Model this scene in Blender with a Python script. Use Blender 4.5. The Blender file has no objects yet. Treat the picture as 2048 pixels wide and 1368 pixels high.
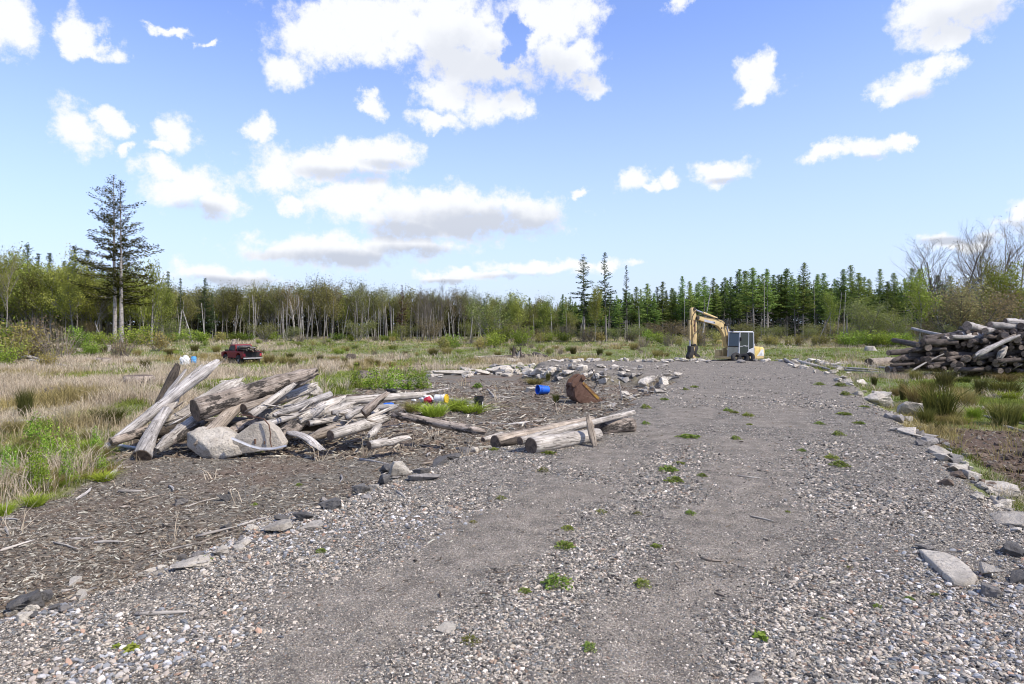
import bpy, bmesh, math, random
import numpy as np
from mathutils import Vector, Matrix, Quaternion, noise as mnoise

random.seed(7)
rng = np.random.default_rng(11)
SC = bpy.context.scene
COL = SC.collection

# ------------------------------------------------------------------ camera
CAMZ, FPX, HOR = 2.2, 1365.33, 652.0
cam = bpy.data.cameras.new("camera")
cam.sensor_width = 36.0
cam.lens = 24.0
cam.shift_y = -(684.0 - HOR) / 2048.0
cam.clip_start, cam.clip_end = 0.1, 6000.0
camo = bpy.data.objects.new("camera", cam)
camo.location = (0, 0, CAMZ)
camo.rotation_euler = (math.radians(90), 0, 0)
COL.objects.link(camo)
SC.camera = camo
SC.view_settings.view_transform = 'Standard'
SC.view_settings.look = 'None'
SC.view_settings.gamma = 1.0
SC.view_settings.exposure = 0.72
SC.cycles.filter_width = 1.05

# ------------------------------------------------------------------ node helper
def node(nt, typ, ins=None, **attrs):
    n = nt.nodes.new(typ)
    for k, v in attrs.items():
        setattr(n, k, v)
    for k, v in (ins or {}).items():
        s = n.inputs[k]
        if isinstance(v, bpy.types.NodeSocket):
            nt.links.new(v, s)
        else:
            s.default_value = v
    return n

def ramp(nt, fac, stops, interp='LINEAR'):
    n = nt.nodes.new('ShaderNodeValToRGB')
    cr = n.color_ramp
    cr.interpolation = interp
    while len(cr.elements) < len(stops):
        cr.elements.new(0.5)
    for e, (p, c) in zip(cr.elements, stops):
        e.position = p
        e.color = (*c, 1) if len(c) == 3 else c
    nt.links.new(fac, n.inputs[0])
    return n.outputs[0]

def mathn(nt, op, a, b=None, c=None, clamp=False):
    ins = {0: a}
    if b is not None: ins[1] = b
    if c is not None: ins[2] = c
    return node(nt, 'ShaderNodeMath', ins, operation=op, use_clamp=clamp).outputs[0]

def mixc(nt, fac, a, b, blend='MIX'):
    n = nt.nodes.new('ShaderNodeMix')
    n.data_type = 'RGBA'
    n.blend_type = blend
    for s, v in ((n.inputs[0], fac), (n.inputs[6], a), (n.inputs[7], b)):
        if isinstance(v, bpy.types.NodeSocket): nt.links.new(v, s)
        elif isinstance(v, (int, float)): s.default_value = v
        else: s.default_value = (*v, 1) if len(v) == 3 else v
    return n.outputs[2]

def maprange(nt, v, a, b, c=0.0, d=1.0, smooth=False):
    n = node(nt, 'ShaderNodeMapRange', {0: v, 1: a, 2: b, 3: c, 4: d})
    n.clamp = True
    if smooth: n.interpolation_type = 'SMOOTHSTEP'
    return n.outputs[0]

# ------------------------------------------------------------------ sun and sky
SUN_AZ = math.atan2(0.80, -0.42)       # from +Y towards +X : right and behind the camera
SUN_EL = math.radians(50)
sd = Vector((math.sin(SUN_AZ) * math.cos(SUN_EL), math.cos(SUN_AZ) * math.cos(SUN_EL), math.sin(SUN_EL)))
sun = bpy.data.lights.new("sun", 'SUN')
sun.energy = 3.3
sun.angle = math.radians(1.2)
sun.color = (1.0, 0.935, 0.83)
suno = bpy.data.objects.new("sun", sun)
suno.rotation_euler = sd.to_track_quat('Z', 'Y').to_euler()
suno.location = (20, -20, 40)
COL.objects.link(suno)

# clouds: (px, py, rx, ry) of the lobes as seen from the track, turned into azimuth and elevation
CLOUDS = [(735,60,165,75),(880,55,170,95),(1085,50,100,75),(1135,125,75,50),(1185,165,48,28),(640,70,95,75),
 (572,140,58,42),(955,130,150,52),(885,185,62,40),(975,218,82,34),(1030,208,42,32),(870,238,58,20),(1150,20,60,60),
 (10,50,62,58),(0,15,75,50),(160,58,48,38),(185,90,50,18),(150,92,30,22),(160,258,62,42),(215,235,32,26),(242,291,20,13),
 (352,262,50,40),(318,288,36,14),(518,250,34,23),(330,68,42,10),(402,92,20,8),(370,378,92,42),(428,408,62,32),(325,345,60,28),
 (650,322,160,40),(725,302,110,32),(555,348,85,36),(785,305,62,36),(860,412,245,50),(1055,425,85,44),(700,398,125,36),
 (900,445,190,42),(582,405,38,22),(680,500,190,36),(810,492,125,28),(560,502,85,20),(930,556,115,13),(1085,537,135,18),
 (450,556,130,20),(1215,530,60,12),(1520,155,56,42),(1505,190,42,26),(1548,125,28,34),(1818,155,68,36),(1870,122,42,30),
 (1785,182,42,20),(1915,15,140,52),(1850,20,60,40),(1900,65,50,22),(1262,355,44,30),(1295,364,32,13),(1348,355,30,16),
 (1445,346,58,26),(1640,308,34,20),(1715,300,75,20),(1790,292,46,16),(1832,287,22,13),(2045,435,48,32),(1355,10,24,24),
 (740,212,30,18),(1165,376,22,9),(1930,480,90,16),(520,590,60,8)]
HOLES = [(1035,80,24,36),(1010,108,22,18)]
def azel(px, py):
    u = math.atan2(px - 1024, FPX)
    v = math.atan((HOR - py) / FPX * math.cos(u))
    return u, v
cl = []
for (px, py, rx, ry) in CLOUDS:
    u, v = azel(px, py)
    cl.append((u, v, rx / FPX * math.cos(u) ** 2 * 1.13, ry / FPX * math.cos(v) ** 2 * 1.13))
for k in range(22):                                     # more cumulus round the rest of the sky
    u = random.choice((-1, 1)) * random.uniform(0.95, 3.1)
    v = random.uniform(0.08, 1.3)
    s = random.uniform(0.05, 0.16)
    cl.append((u, v, s * 1.5 / math.cos(v), s * 0.6))

world = bpy.data.worlds.new("World")
SC.world = world
world.use_nodes = True
nt = world.node_tree
nt.nodes.clear()
grp = bpy.data.node_groups.new("cloud_field", 'ShaderNodeTree')
grp.interface.new_socket("UV", in_out='INPUT', socket_type='NodeSocketVector')
grp.interface.new_socket("F", in_out='OUTPUT', socket_type='NodeSocketFloat')
gi = grp.nodes.new('NodeGroupInput'); go = grp.nodes.new('NodeGroupOutput')
acc = None
for (u, v, rx, ry) in cl:
    a = node(grp, 'ShaderNodeVectorMath', {0: gi.outputs[0], 1: (u, v, 0)}, operation='SUBTRACT').outputs[0]
    b = node(grp, 'ShaderNodeVectorMath', {0: a, 1: (1 / rx, 1 / ry, 0)}, operation='MULTIPLY').outputs[0]
    l = node(grp, 'ShaderNodeVectorMath', {0: b}, operation='LENGTH').outputs['Value']
    acc = l if acc is None else mathn(grp, 'MINIMUM', acc, l)
f = mathn(grp, 'SUBTRACT', 1.0, acc)
for (px, py, rx, ry) in HOLES:
    u, v = azel(px, py)
    a = node(grp, 'ShaderNodeVectorMath', {0: gi.outputs[0], 1: (u, v, 0)}, operation='SUBTRACT').outputs[0]
    b = node(grp, 'ShaderNodeVectorMath', {0: a, 1: (FPX / rx, FPX / ry, 0)}, operation='MULTIPLY').outputs[0]
    l = node(grp, 'ShaderNodeVectorMath', {0: b}, operation='LENGTH').outputs['Value']
    f = mathn(grp, 'MINIMUM', f, mathn(grp, 'SUBTRACT', l, 0.9))
grp.links.new(f, go.inputs[0])

tc = node(nt, 'ShaderNodeTexCoord').outputs['Generated']
dirn = node(nt, 'ShaderNodeVectorMath', {0: tc}, operation='NORMALIZE').outputs[0]
sx = node(nt, 'ShaderNodeSeparateXYZ', {0: dirn})
az = mathn(nt, 'ARCTAN2', sx.outputs[0], sx.outputs[1])
el = mathn(nt, 'ARCSINE', sx.outputs[2])
uv = node(nt, 'ShaderNodeCombineXYZ', {0: az, 1: el}).outputs[0]
def warped(off, amp):
    base = node(nt, 'ShaderNodeVectorMath', {0: uv, 1: off}, operation='ADD').outputs[0]
    w1 = node(nt, 'ShaderNodeTexNoise', {'Vector': base, 'Scale': 15.0, 'Detail': 7.0, 'Roughness': 0.60})
    w2 = node(nt, 'ShaderNodeVectorMath', {0: w1.outputs['Color'], 1: (0.5, 0.5, 0.5)}, operation='SUBTRACT').outputs[0]
    w3 = node(nt, 'ShaderNodeVectorMath', {0: w2, 1: (0.100, 0.070, 0)}, operation='MULTIPLY').outputs[0]
    p = node(nt, 'ShaderNodeVectorMath', {0: base, 1: w3}, operation='ADD').outputs[0]
    g = nt.nodes.new('ShaderNodeGroup'); g.node_tree = grp
    nt.links.new(p, g.inputs[0])
    n2 = node(nt, 'ShaderNodeTexNoise', {'Vector': base, 'Scale': 34.0, 'Detail': 8.0, 'Roughness': 0.66}).outputs[0]
    nn = mathn(nt, 'MULTIPLY', mathn(nt, 'SUBTRACT', n2, 0.5), amp)
    return mathn(nt, 'ADD', g.outputs[0], nn)
F0 = warped((0, 0, 0), 1.75)
GREYS = [(960,452,215,42),(1050,455,90,34),(820,462,120,28),(700,520,190,24),(830,505,110,20),(985,150,120,62),(1085,150,100,46),(1160,165,60,30),(905,120,90,60),
 (1930,45,120,34),(1860,190,50,12),(700,350,120,18),(780,330,60,14),(400,425,60,22),(1060,556,130,10),(930,566,110,8),(460,566,120,14),(1450,362,40,8),(1900,482,90,8),(1720,318,60,6),(2045,455,40,14)]
gacc = None
for (px, py, rx, ry) in GREYS:
    u, v = azel(px, py)
    a = node(nt, 'ShaderNodeVectorMath', {0: uv, 1: (u, v, 0)}, operation='SUBTRACT').outputs[0]
    b = node(nt, 'ShaderNodeVectorMath', {0: a, 1: (FPX / rx, FPX / ry, 0)}, operation='MULTIPLY').outputs[0]
    l = node(nt, 'ShaderNodeVectorMath', {0: b}, operation='LENGTH').outputs['Value']
    gacc = l if gacc is None else mathn(nt, 'MINIMUM', gacc, l)
gn_ = node(nt, 'ShaderNodeTexNoise', {'Vector': uv, 'Scale': 24.0, 'Detail': 4.0, 'Roughness': 0.55}).outputs[0]
F1 = mathn(nt, 'ADD', mathn(nt, 'SUBTRACT', 1.15, gacc), mathn(nt, 'MULTIPLY', mathn(nt, 'SUBTRACT', gn_, 0.5), 1.1))
dens = maprange(nt, F0, -0.06, 0.56, smooth=True)
shade = maprange(nt, F1, 0.0, 0.8, smooth=True)
lowgrey = maprange(nt, el, 0.05, 0.34, 1.0, 0.42)
shade = mathn(nt, 'MULTIPLY', shade, lowgrey)
sky = nt.nodes.new('ShaderNodeTexSky')
sky.sky_type = 'NISHITA'
sky.sun_disc = False
sky.sun_elevation = SUN_EL
sky.sun_rotation = SUN_AZ
sky.air_density = 1.0; sky.dust_density = 0.6; sky.ozone_density = 1.6
SKY_STR = 0.12
skyc = mixc(nt, 1.0, sky.outputs[0], (1.06, 1.06, 1.38), 'MULTIPLY')
# pale band of thin air above the horizon
hz = maprange(nt, el, 0.0, 0.42, 1.0, 0.0)
hz = mathn(nt, 'MULTIPLY', mathn(nt, 'POWER', hz, 1.25), 0.88)
W = 0.93 / SKY_STR
skyc = mixc(nt, hz, skyc, (0.415 * W, 0.505 * W, 0.66 * W))
cloudc = mixc(nt, shade, (0.66 * W, 0.67 * W, 0.69 * W), (0.375 * W, 0.405 * W, 0.475 * W))
allsky = mixc(nt, mathn(nt, 'MULTIPLY', dens, 0.97), skyc, cloudc)
bg = node(nt, 'ShaderNodeBackground', {'Color': allsky, 'Strength': SKY_STR})
wo = nt.nodes.new('ShaderNodeOutputWorld')
nt.links.new(bg.outputs[0], wo.inputs[0])
world.cycles.sampling_method = 'MANUAL'
world.cycles.sample_map_resolution = 512

# ------------------------------------------------------------------ numeric noise, terrain
def _hash(ix, iy, s):
    n = (ix * 374761393 + iy * 668265263 + s * 974634777) & 0x7fffffff
    n = ((n ^ (n >> 13)) * 1274126177) & 0x7fffffff
    return ((n ^ (n >> 16)) & 0xffff) / 65535.0
def vnoise(x, y, s=0):
    x = np.asarray(x, float); y = np.asarray(y, float)
    ix = np.floor(x).astype(np.int64); iy = np.floor(y).astype(np.int64)
    fx = x - ix; fy = y - iy
    fx = fx * fx * (3 - 2 * fx); fy = fy * fy * (3 - 2 * fy)
    a = _hash(ix, iy, s); b = _hash(ix + 1, iy, s); c = _hash(ix, iy + 1, s); d = _hash(ix + 1, iy + 1, s)
    return (a * (1 - fx) + b * fx) * (1 - fy) + (c * (1 - fx) + d * fx) * fy
def fbm(x, y, s=0, o=4):
    t = 0; amp = 0.5; tot = 0
    for k in range(o):
        t = t + amp * vnoise(np.asarray(x) * 2 ** k + 17.3 * k, np.asarray(y) * 2 ** k - 9.1 * k, s + k); tot += amp; amp *= 0.5
    return t / tot
def sstep(a, b, x):
    t = np.clip((np.asarray(x, float) - a) / (b - a), 0, 1)
    return t * t * (3 - 2 * t)

LY = [-30, 0, 3, 5.2, 6.56, 8.4, 10.4, 12.1, 16.9, 21.8, 27.5, 30.0, 31.5, 34, 44]
LX = [-14, -6.5, -5.2, -3.9, -2.95, -2.4, -1.7, -0.6, 2.6, 4.2, 6.6, 7.0, 3.2, 1.2, 2.5]
RY = [-30, 0, 7.36, 13.2, 21.8, 30.6, 45.5]
RX = [-3, 3.6, 5.6, 8.0, 11.1, 14.6, 18.2]
ROAD_END = 43.6
BY = [-50, 0, 12, 25, 33, 40, 55, 75, 100, 140, 200, 4000]
BZ = [-0.25, -0.25, -0.32, -0.35, -0.5, -0.72, -0.9, -0.85, -0.5, -0.1, 0.0, 0.0]
def road_sd(x, y):
    """about how far outside the raised track a point lies (negative inside)"""
    x = np.asarray(x, float); y = np.asarray(y, float)
    w = (fbm(x * 0.9, y * 0.9, 5, 3) - 0.5) * 0.7
    l = np.interp(y, LY, LX) - x
    r = x - np.interp(y, RY, RX)
    e = y - ROAD_END
    return np.maximum(np.maximum(l * 0.9, r * 0.9), e) + w
def H(x, y):
    x = np.asarray(x, float); y = np.asarray(y, float)
    s = road_sd(x, y)
    b = np.interp(y, BY, BZ) + (fbm(x * 0.35, y * 0.35, 2, 3) - 0.5) * 0.16 + (fbm(x * 2.2, y * 2.2, 3, 3) - 0.5) * 0.08
    rd = (fbm(x * 0.8, y * 0.8, 9, 3) - 0.5) * 0.05 + (fbm(x * 6, y * 6, 8, 2) - 0.5) * 0.016
    rd = rd + 0.20 * sstep(30.5, 33, y) * sstep(9.5, 5.5, x) * sstep(44, 38, y)
    t = sstep(-0.25, 0.95, s)
    far = sstep(0, 90, np.abs(y))
    return rd * (1 - t) + b * t
def h1(x, y): return float(H(np.array([x]), np.array([y]))[0])
def P(px, py, d): return Vector(((px - 1024) * d / FPX, d, CAMZ - (py - HOR) * d / FPX))
def G(px, py):
    """the point of the terrain that stands at this bearing and dip from the track"""
    lo = 1.5; pv = None
    ds = np.geomspace(2.0, 400, 900)
    xs = (px - 1024) * ds / FPX; zs = CAMZ - (py - HOR) * ds / FPX
    hs = H(xs, ds)
    k = np.argmax(zs <= hs)
    if not (zs <= hs).any(): k = len(ds) - 1
    a, b = ds[max(k - 1, 0)], ds[k]
    for _ in range(18):
        m = 0.5 * (a + b)
        if CAMZ - (py - HOR) * m / FPX <= h1((px - 1024) * m / FPX, m): b = m
        else: a = m
    x = (px - 1024) * b / FPX
    return Vector((x, b, h1(x, b)))
def inpoly(x, y, poly):
    x = np.asarray(x); y = np.asarray(y)
    r = np.zeros(x.shape, bool); n = len(poly); j = n - 1
    for i in range(n):
        xi, yi = poly[i]; xj, yj = poly[j]
        with np.errstate(divide='ignore', invalid='ignore'):
            c = ((yi > y) != (yj > y)) & (x < (xj - xi) * (y - yi) / ((yj - yi) if yj != yi else 1e-9) + xi)
        r ^= c; j = i
    return r
def gp(px, py, z=-0.3):
    d = (CAMZ - z) * FPX / (py - HOR)
    return ((px - 1024) * d / FPX, d)
YARD = [gp(*q) for q in [(-900,1190),(-100,1030),(110,985),(165,925),(205,892),(330,858),(480,825),(640,800),(720,772),(800,748),
        (880,735),(1000,728),(1150,738),(1330,745),(1420,800),(1200,1000),(700,1300),(-900,1400)]]
MUD = [gp(*q) for q in [(1845,885),(1900,862),(2048,868),(2400,880),(2500,1200),(2060,1010),(1960,960)]]
LUSH = [[gp(*q) for q in [(40,842),(120,825),(250,806),(330,806),(300,830),(170,850),(60,870)]],
        [gp(*q) for q in [(-80,870),(60,862),(240,870),(250,905),(160,935),(110,985),(-80,1010)]],
        [gp(*q) for q in [(365,790),(480,760),(500,780),(420,805)]],
        [gp(*q) for q in [(640,730),(790,722),(820,738),(720,770),(680,790),(620,790)]],
        [gp(*q) for q in [(1720,755),(1850,748),(2200,748),(2300,820),(2300,870),(1900,858),(1830,820),(1790,790)]],
        [gp(*q) for q in [(1000,716),(1180,714),(1300,722),(1100,728),(960,728)]],
        [gp(*q) for q in [(1060,755),(1140,752),(1140,775),(1060,770)]],
        [gp(*q, -0.75) for q in [(1500,700),(1900,698),(1800,725),(1500,722)]]]
def zones(x, y):
    """gravel, yard (wood litter), mud, green weights"""
    x = np.asarray(x, float); y = np.asarray(y, float)
    jx = x + (fbm(x * 0.7, y * 0.7, 21, 3) - 0.5) * 2.2; jy = y + (fbm(x * 0.7, y * 0.7, 27, 3) - 0.5) * 2.2
    s = road_sd(x, y)
    gravel = sstep(0.35, -0.1, s)
    yard = inpoly(jx, jy, YARD).astype(float) * (1 - gravel)
    mud = inpoly(jx, jy, MUD).astype(float) * (1 - gravel)
    green = np.zeros_like(x)
    for p in LUSH: green = np.maximum(green, inpoly(jx, jy, p) * (.55 + .45 * sstep(.35, .58, fbm(x * .8, y * .8, 35, 3))))
    fld = sstep(0.37, 0.54, fbm(x * 0.16, y * 0.10, 31, 4))
    fld = np.maximum(fld, sstep(62, 110, y) * 0.45)
    green = np.maximum(green, fld * 0.8)
    green = green * (1 - gravel) * (1 - yard * 0.97) * (1 - mud)
    return gravel, yard, mud, green
T1 = ([3, 4.6, 9.75, 20, 44], [-2.3, -1.4, 0.9, 5.6, 11.5])
T2 = ([3, 5, 8.6, 15.2, 44], [0.1, 1.1, 2.9, 6.0, 14.6])
def fine(x, y):
    """packed fine grit of the wheel tracks"""
    a = np.abs(x - np.interp(y, *T1)); b = np.abs(x - np.interp(y, *T2))
    w = 0.55 + 0.02 * y
    t = np.maximum(sstep(w * 1.5, w * 0.4, a), sstep(w * 1.7, w * 0.4, b))
    n = fbm(x * 0.9, y * 0.9, 41, 4)
    t = np.clip(t * 0.62 + (n - 0.5) * 1.9, 0, 1)
    return np.maximum(t, sstep(12, 22, y) * 0.55)

# ------------------------------------------------------------------ mesh helpers
def np_mesh(name, V, F, col=None, smooth=True):
    V = np.asarray(V, np.float32).reshape(-1, 3)
    me = bpy.data.meshes.new(name)
    Fs = F if isinstance(F, list) else [F]
    Fs = [np.asarray(f, np.int32) for f in Fs if len(f)]
    idx = np.concatenate([f.ravel() for f in Fs])
    tot = np.concatenate([np.full(len(f), f.shape[1], np.int32) for f in Fs])
    st = np.concatenate([[0], np.cumsum(tot)[:-1]]).astype(np.int32)
    me.vertices.add(len(V)); me.vertices.foreach_set("co", V.ravel())
    me.loops.add(len(idx)); me.loops.foreach_set("vertex_index", idx)
    me.polygons.add(len(tot)); me.polygons.foreach_set("loop_start", st)
    me.polygons.foreach_set("use_smooth", np.full(len(tot), smooth))
    if col is not None:
        at = me.color_attributes.new("Col", 'FLOAT_COLOR', 'POINT')
        c = np.asarray(col, np.float32)
        if c.shape[1] == 3: c = np.concatenate([c, np.ones((len(c), 1), np.float32)], 1)
        at.data.foreach_set("color", c.ravel())
    me.update(calc_edges=True)
    return me
def link(name, me, mats=None, parent=None):
    o = bpy.data.objects.new(name, me)
    COL.objects.link(o)
    if mats is not None and me is not None and len(me.materials) == 0:
        for m in (mats if isinstance(mats, (list, tuple)) else [mats]): me.materials.append(m)
    if parent is not None: o.parent = parent
    return o
def tag(o, label=None, cat=None, group=None, kind=None):
    if label: o['label'] = label
    if cat: o['category'] = cat
    if group: o['group'] = group
    if kind: o['kind'] = kind
    return o
def empty(name, loc=(0, 0, 0), rz=0.0):
    o = bpy.data.objects.new(name, None)
    COL.objects.link(o)
    o.location = loc; o.rotation_euler = (0, 0, rz); o.empty_display_size = 0.2
    return o
def copy_tree(o, parent=None):
    c = o.copy(); COL.objects.link(c)
    if parent is not None: c.parent = parent
    for ch in [q for q in KIDS.get(o.name, [])]: copy_tree(ch, c)
    return c
KIDS = {}
def kid(parent, o):
    KIDS.setdefault(parent.name, []).append(o); return o

class MB:
    """collects simple solids into one mesh"""
    def __init__(s): s.V = []; s.F = []
    def add(s, V, F):
        n = len(s.V); s.V += [tuple(v) for v in V]; s.F += [tuple(i + n for i in f) for f in F]; return s
    def box(s, a, b, M=None):
        (x0, y0, z0), (x1, y1, z1) = a, b
        V = [Vector(v) for v in ((x0,y0,z0),(x1,y0,z0),(x1,y1,z0),(x0,y1,z0),(x0,y0,z1),(x1,y0,z1),(x1,y1,z1),(x0,y1,z1))]
        if M is not None: V = [M @ v for v in V]
        return s.add(V, [(0,3,2,1),(4,5,6,7),(0,1,5,4),(1,2,6,5),(2,3,7,6),(3,0,4,7)])
    def prism(s, poly, y0, y1):
        """poly in x,z extruded over y"""
        n = len(poly)
        V = [(p[0], y0, p[1]) for p in poly] + [(p[0], y1, p[1]) for p in poly]
        return s.add(V, [tuple(range(n)), tuple(range(2 * n - 1, n - 1, -1))] + [(i, i + n, (i + 1) % n + n, (i + 1) % n) for i in range(n)])
    def tube(s, pts, r, seg=8, cap=True):
        pts = [Vector(p) for p in pts]
        rs = r if isinstance(r, (list, tuple)) else [r] * len(pts)
        V = []; F = []
        up = Vector((0, 0, 1))
        for i, p in enumerate(pts):
            t = (pts[min(i + 1, len(pts) - 1)] - pts[max(i - 1, 0)]).normalized()
            q = t.to_track_quat('Z', 'Y')
            for k in range(seg):
                a = 2 * math.pi * k / seg
                V.append(p + q @ Vector((math.cos(a) * rs[i], math.sin(a) * rs[i], 0)))
        for i in range(len(pts) - 1):
            for k in range(seg):
                F.append((i*seg+k, i*seg+(k+1)%seg, (i+1)*seg+(k+1)%seg, (i+1)*seg+k))
        if cap: F += [tuple(range(seg - 1, -1, -1)), tuple(range((len(pts)-1)*seg, len(pts)*seg))]
        return s.add(V, F)
    def lathe(s, prof, seg=20, M=None, closed=False):
        """prof: (r, h) pairs round local z"""
        V = []; n = len(prof)
        for r, h in prof:
            for k in range(seg):
                a = 2 * math.pi * k / seg
                v = Vector((r * math.cos(a), r * math.sin(a), h))
                V.append(M @ v if M is not None else v)
        F = []
        for i in range(n if closed else n - 1):
            j = (i + 1) % n
            for k in range(seg):
                F.append((i*seg+k, i*seg+(k+1)%seg, j*seg+(k+1)%seg, j*seg+k))
        return s.add(V, F)
    def build(s, name, m, parent=None, smooth=False, bevel=0.0):
        me = bpy.data.meshes.new(name)
        me.from_pydata(s.V, [], s.F)
        bm = bmesh.new(); bm.from_mesh(me)
        bmesh.ops.recalc_face_normals(bm, faces=bm.faces)
        if bevel > 0:
            es = [e for e in bm.edges if e.is_manifold and e.calc_face_angle(0) > 0.5]
            bmesh.ops.bevel(bm, geom=es, offset=bevel, segments=2, affect='EDGES', profile=0.6, clamp_overlap=True)
        bm.to_mesh(me); bm.free()
        if smooth or bevel > 0:
            for p in me.polygons: p.use_smooth = True
            me.set_sharp_from_angle(angle=math.radians(38))
        o = link(name, me, m, parent)
        if parent is not None: kid(parent, o)
        return o

# ------------------------------------------------------------------ materials
def newmat(name):
    m = bpy.data.materials.new(name); m.use_nodes = True
    nt = m.node_tree
    b = nt.nodes['Principled BSDF']
    b.inputs['Roughness'].default_value = 0.85
    b.inputs['Specular IOR Level'].default_value = 0.25
    return m, nt, b
def bump(nt, b, h, strength=0.5, dist=0.02):
    n = node(nt, 'ShaderNodeBump', {'Height': h, 'Strength': strength, 'Distance': dist})
    nt.links.new(n.outputs[0], b.inputs['Normal'])

def paint(name, c, rough=0.5, dirt=(0.12, 0.09, 0.06), amt=0.45, metal=0.0, scale=6.0, th=0.55):
    m, nt, b = newmat(name)
    co = node(nt, 'ShaderNodeTexCoord').outputs['Object']
    n1 = node(nt, 'ShaderNodeTexNoise', {'Vector': co, 'Scale': scale, 'Detail': 7.0, 'Roughness': 0.7}).outputs[0]
    f = mathn(nt, 'MULTIPLY', maprange(nt, n1, th - 0.08, th + 0.12), amt)
    n2 = node(nt, 'ShaderNodeTexNoise', {'Vector': co, 'Scale': scale * 0.3, 'Detail': 3.0}).outputs[0]
    base = mixc(nt, maprange(nt, n2, 0.35, 0.7), c, tuple(v * 0.78 for v in c))
    nt.links.new(mixc(nt, f, base, dirt), b.inputs['Base Color'])
    b.inputs['Roughness'].default_value = rough
    b.inputs['Metallic'].default_value = metal
    nt.links.new(maprange(nt, n1, 0.3, 0.7, rough - 0.1, min(rough + 0.25, 1)), b.inputs['Roughness'])
    return m

def glassy(name, c=(0.02, 0.025, 0.03)):
    m, nt, b = newmat(name)
    b.inputs['Base Color'].default_value = (*c, 1)
    b.inputs['Roughness'].default_value = 0.08
    b.inputs['Specular IOR Level'].default_value = 0.6
    return m

def wood(name, light, mid, dark, patch=None, patch_t=0.55, grain=34.0, crack=1.0):
    m, nt, b = newmat(name)
    co = node(nt, 'ShaderNodeTexCoord').outputs['Object']
    oi = node(nt, 'ShaderNodeObjectInfo')
    rnd = oi.outputs['Random']
    off = node(nt, 'ShaderNodeCombineXYZ', {0: mathn(nt, 'MULTIPLY', rnd, 31.0), 2: mathn(nt, 'MULTIPLY', rnd, 17.0)}).outputs[0]
    co = node(nt, 'ShaderNodeVectorMath', {0: co, 1: off}, operation='ADD').outputs[0]
    st = node(nt, 'ShaderNodeVectorMath', {0: co, 1: (1, 1, 0.07)}, operation='MULTIPLY').outputs[0]
    g1 = node(nt, 'ShaderNodeTexNoise', {'Vector': st, 'Scale': grain, 'Detail': 6.0, 'Roughness': 0.65}).outputs[0]
    st2 = node(nt, 'ShaderNodeVectorMath', {0: co, 1: (1, 1, 0.035)}, operation='MULTIPLY').outputs[0]
    g2 = node(nt, 'ShaderNodeTexNoise', {'Vector': st2, 'Scale': grain * 0.5, 'Detail': 3.0}).outputs[0]
    cr = mathn(nt, 'MULTIPLY', maprange(nt, mathn(nt, 'ABSOLUTE', mathn(nt, 'SUBTRACT', g2, 0.5)), 0.0, 0.022, 1.0, 0.0), 0.75 * crack)
    bl = node(nt, 'ShaderNodeTexNoise', {'Vector': co, 'Scale': 3.4, 'Detail': 5.0, 'Roughness': 0.65}).outputs[0]
    c = ramp(nt, g1, [(0.30, dark), (0.46, mid), (0.62, light)])
    c = mixc(nt, maprange(nt, bl, 0.40, 0.66), c, tuple(v * 0.62 for v in mid))
    spk = node(nt, 'ShaderNodeTexNoise', {'Vector': co, 'Scale': 22.0, 'Detail': 2.0}).outputs[0]
    c = mixc(nt, mathn(nt, 'MULTIPLY', maprange(nt, spk, 0.66, 0.72), 0.8), c, tuple(v * 0.35 for v in dark))
    hgt = g1
    if patch is not None:
        pn = node(nt, 'ShaderNodeTexNoise', {'Vector': node(nt, 'ShaderNodeVectorMath', {0: co, 1: (1, 1, 0.45)}, operation='MULTIPLY').outputs[0], 'Scale': 4.2, 'Detail': 5.0, 'Roughness': 0.62}).outputs[0]
        pf = maprange(nt, pn, patch_t - 0.02, patch_t + 0.03)
        br = node(nt, 'ShaderNodeTexVoronoi', {'Vector': node(nt, 'ShaderNodeVectorMath', {0: co, 1: (1, 1, 0.4)}, operation='MULTIPLY').outputs[0], 'Scale': 38.0}).outputs[0]
        pc = mixc(nt, maprange(nt, br, 0.1, 0.5), tuple(v * 1.7 for v in patch), tuple(v * 0.5 for v in patch))
        c = mixc(nt, pf, c, pc)
        hgt = mathn(nt, 'ADD', g1, mathn(nt, 'MULTIPLY', mathn(nt, 'ADD', pf, br), 0.5))
    c = mixc(nt, cr, c, tuple(v * 0.25 for v in dark))
    val = maprange(nt, rnd, 0, 1, 0.74, 1.16)
    c = mixc(nt, 1.0, c, node(nt, 'ShaderNodeCombineXYZ', {0: val, 1: val, 2: val}).outputs[0], 'MULTIPLY')
    nt.links.new(c, b.inputs['Base Color'])
    b.inputs['Roughness'].default_value = 0.9
    bump(nt, b, mathn(nt, 'SUBTRACT', hgt, cr), 0.8, 0.012)
    return m
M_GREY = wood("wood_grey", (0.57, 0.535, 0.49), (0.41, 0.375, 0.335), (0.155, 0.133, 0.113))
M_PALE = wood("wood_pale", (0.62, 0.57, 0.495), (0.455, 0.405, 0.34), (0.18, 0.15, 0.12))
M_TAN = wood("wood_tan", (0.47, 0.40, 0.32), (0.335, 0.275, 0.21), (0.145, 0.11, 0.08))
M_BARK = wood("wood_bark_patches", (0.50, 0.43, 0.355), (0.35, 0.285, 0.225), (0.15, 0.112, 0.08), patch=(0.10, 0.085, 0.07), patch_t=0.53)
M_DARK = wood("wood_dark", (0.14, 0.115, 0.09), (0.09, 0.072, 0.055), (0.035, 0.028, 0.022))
M_STACK = wood("wood_stack", (0.20, 0.168, 0.145), (0.12, 0.096, 0.08), (0.04, 0.032, 0.027), patch=(0.10, 0.08, 0.066), patch_t=0.58)
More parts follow.
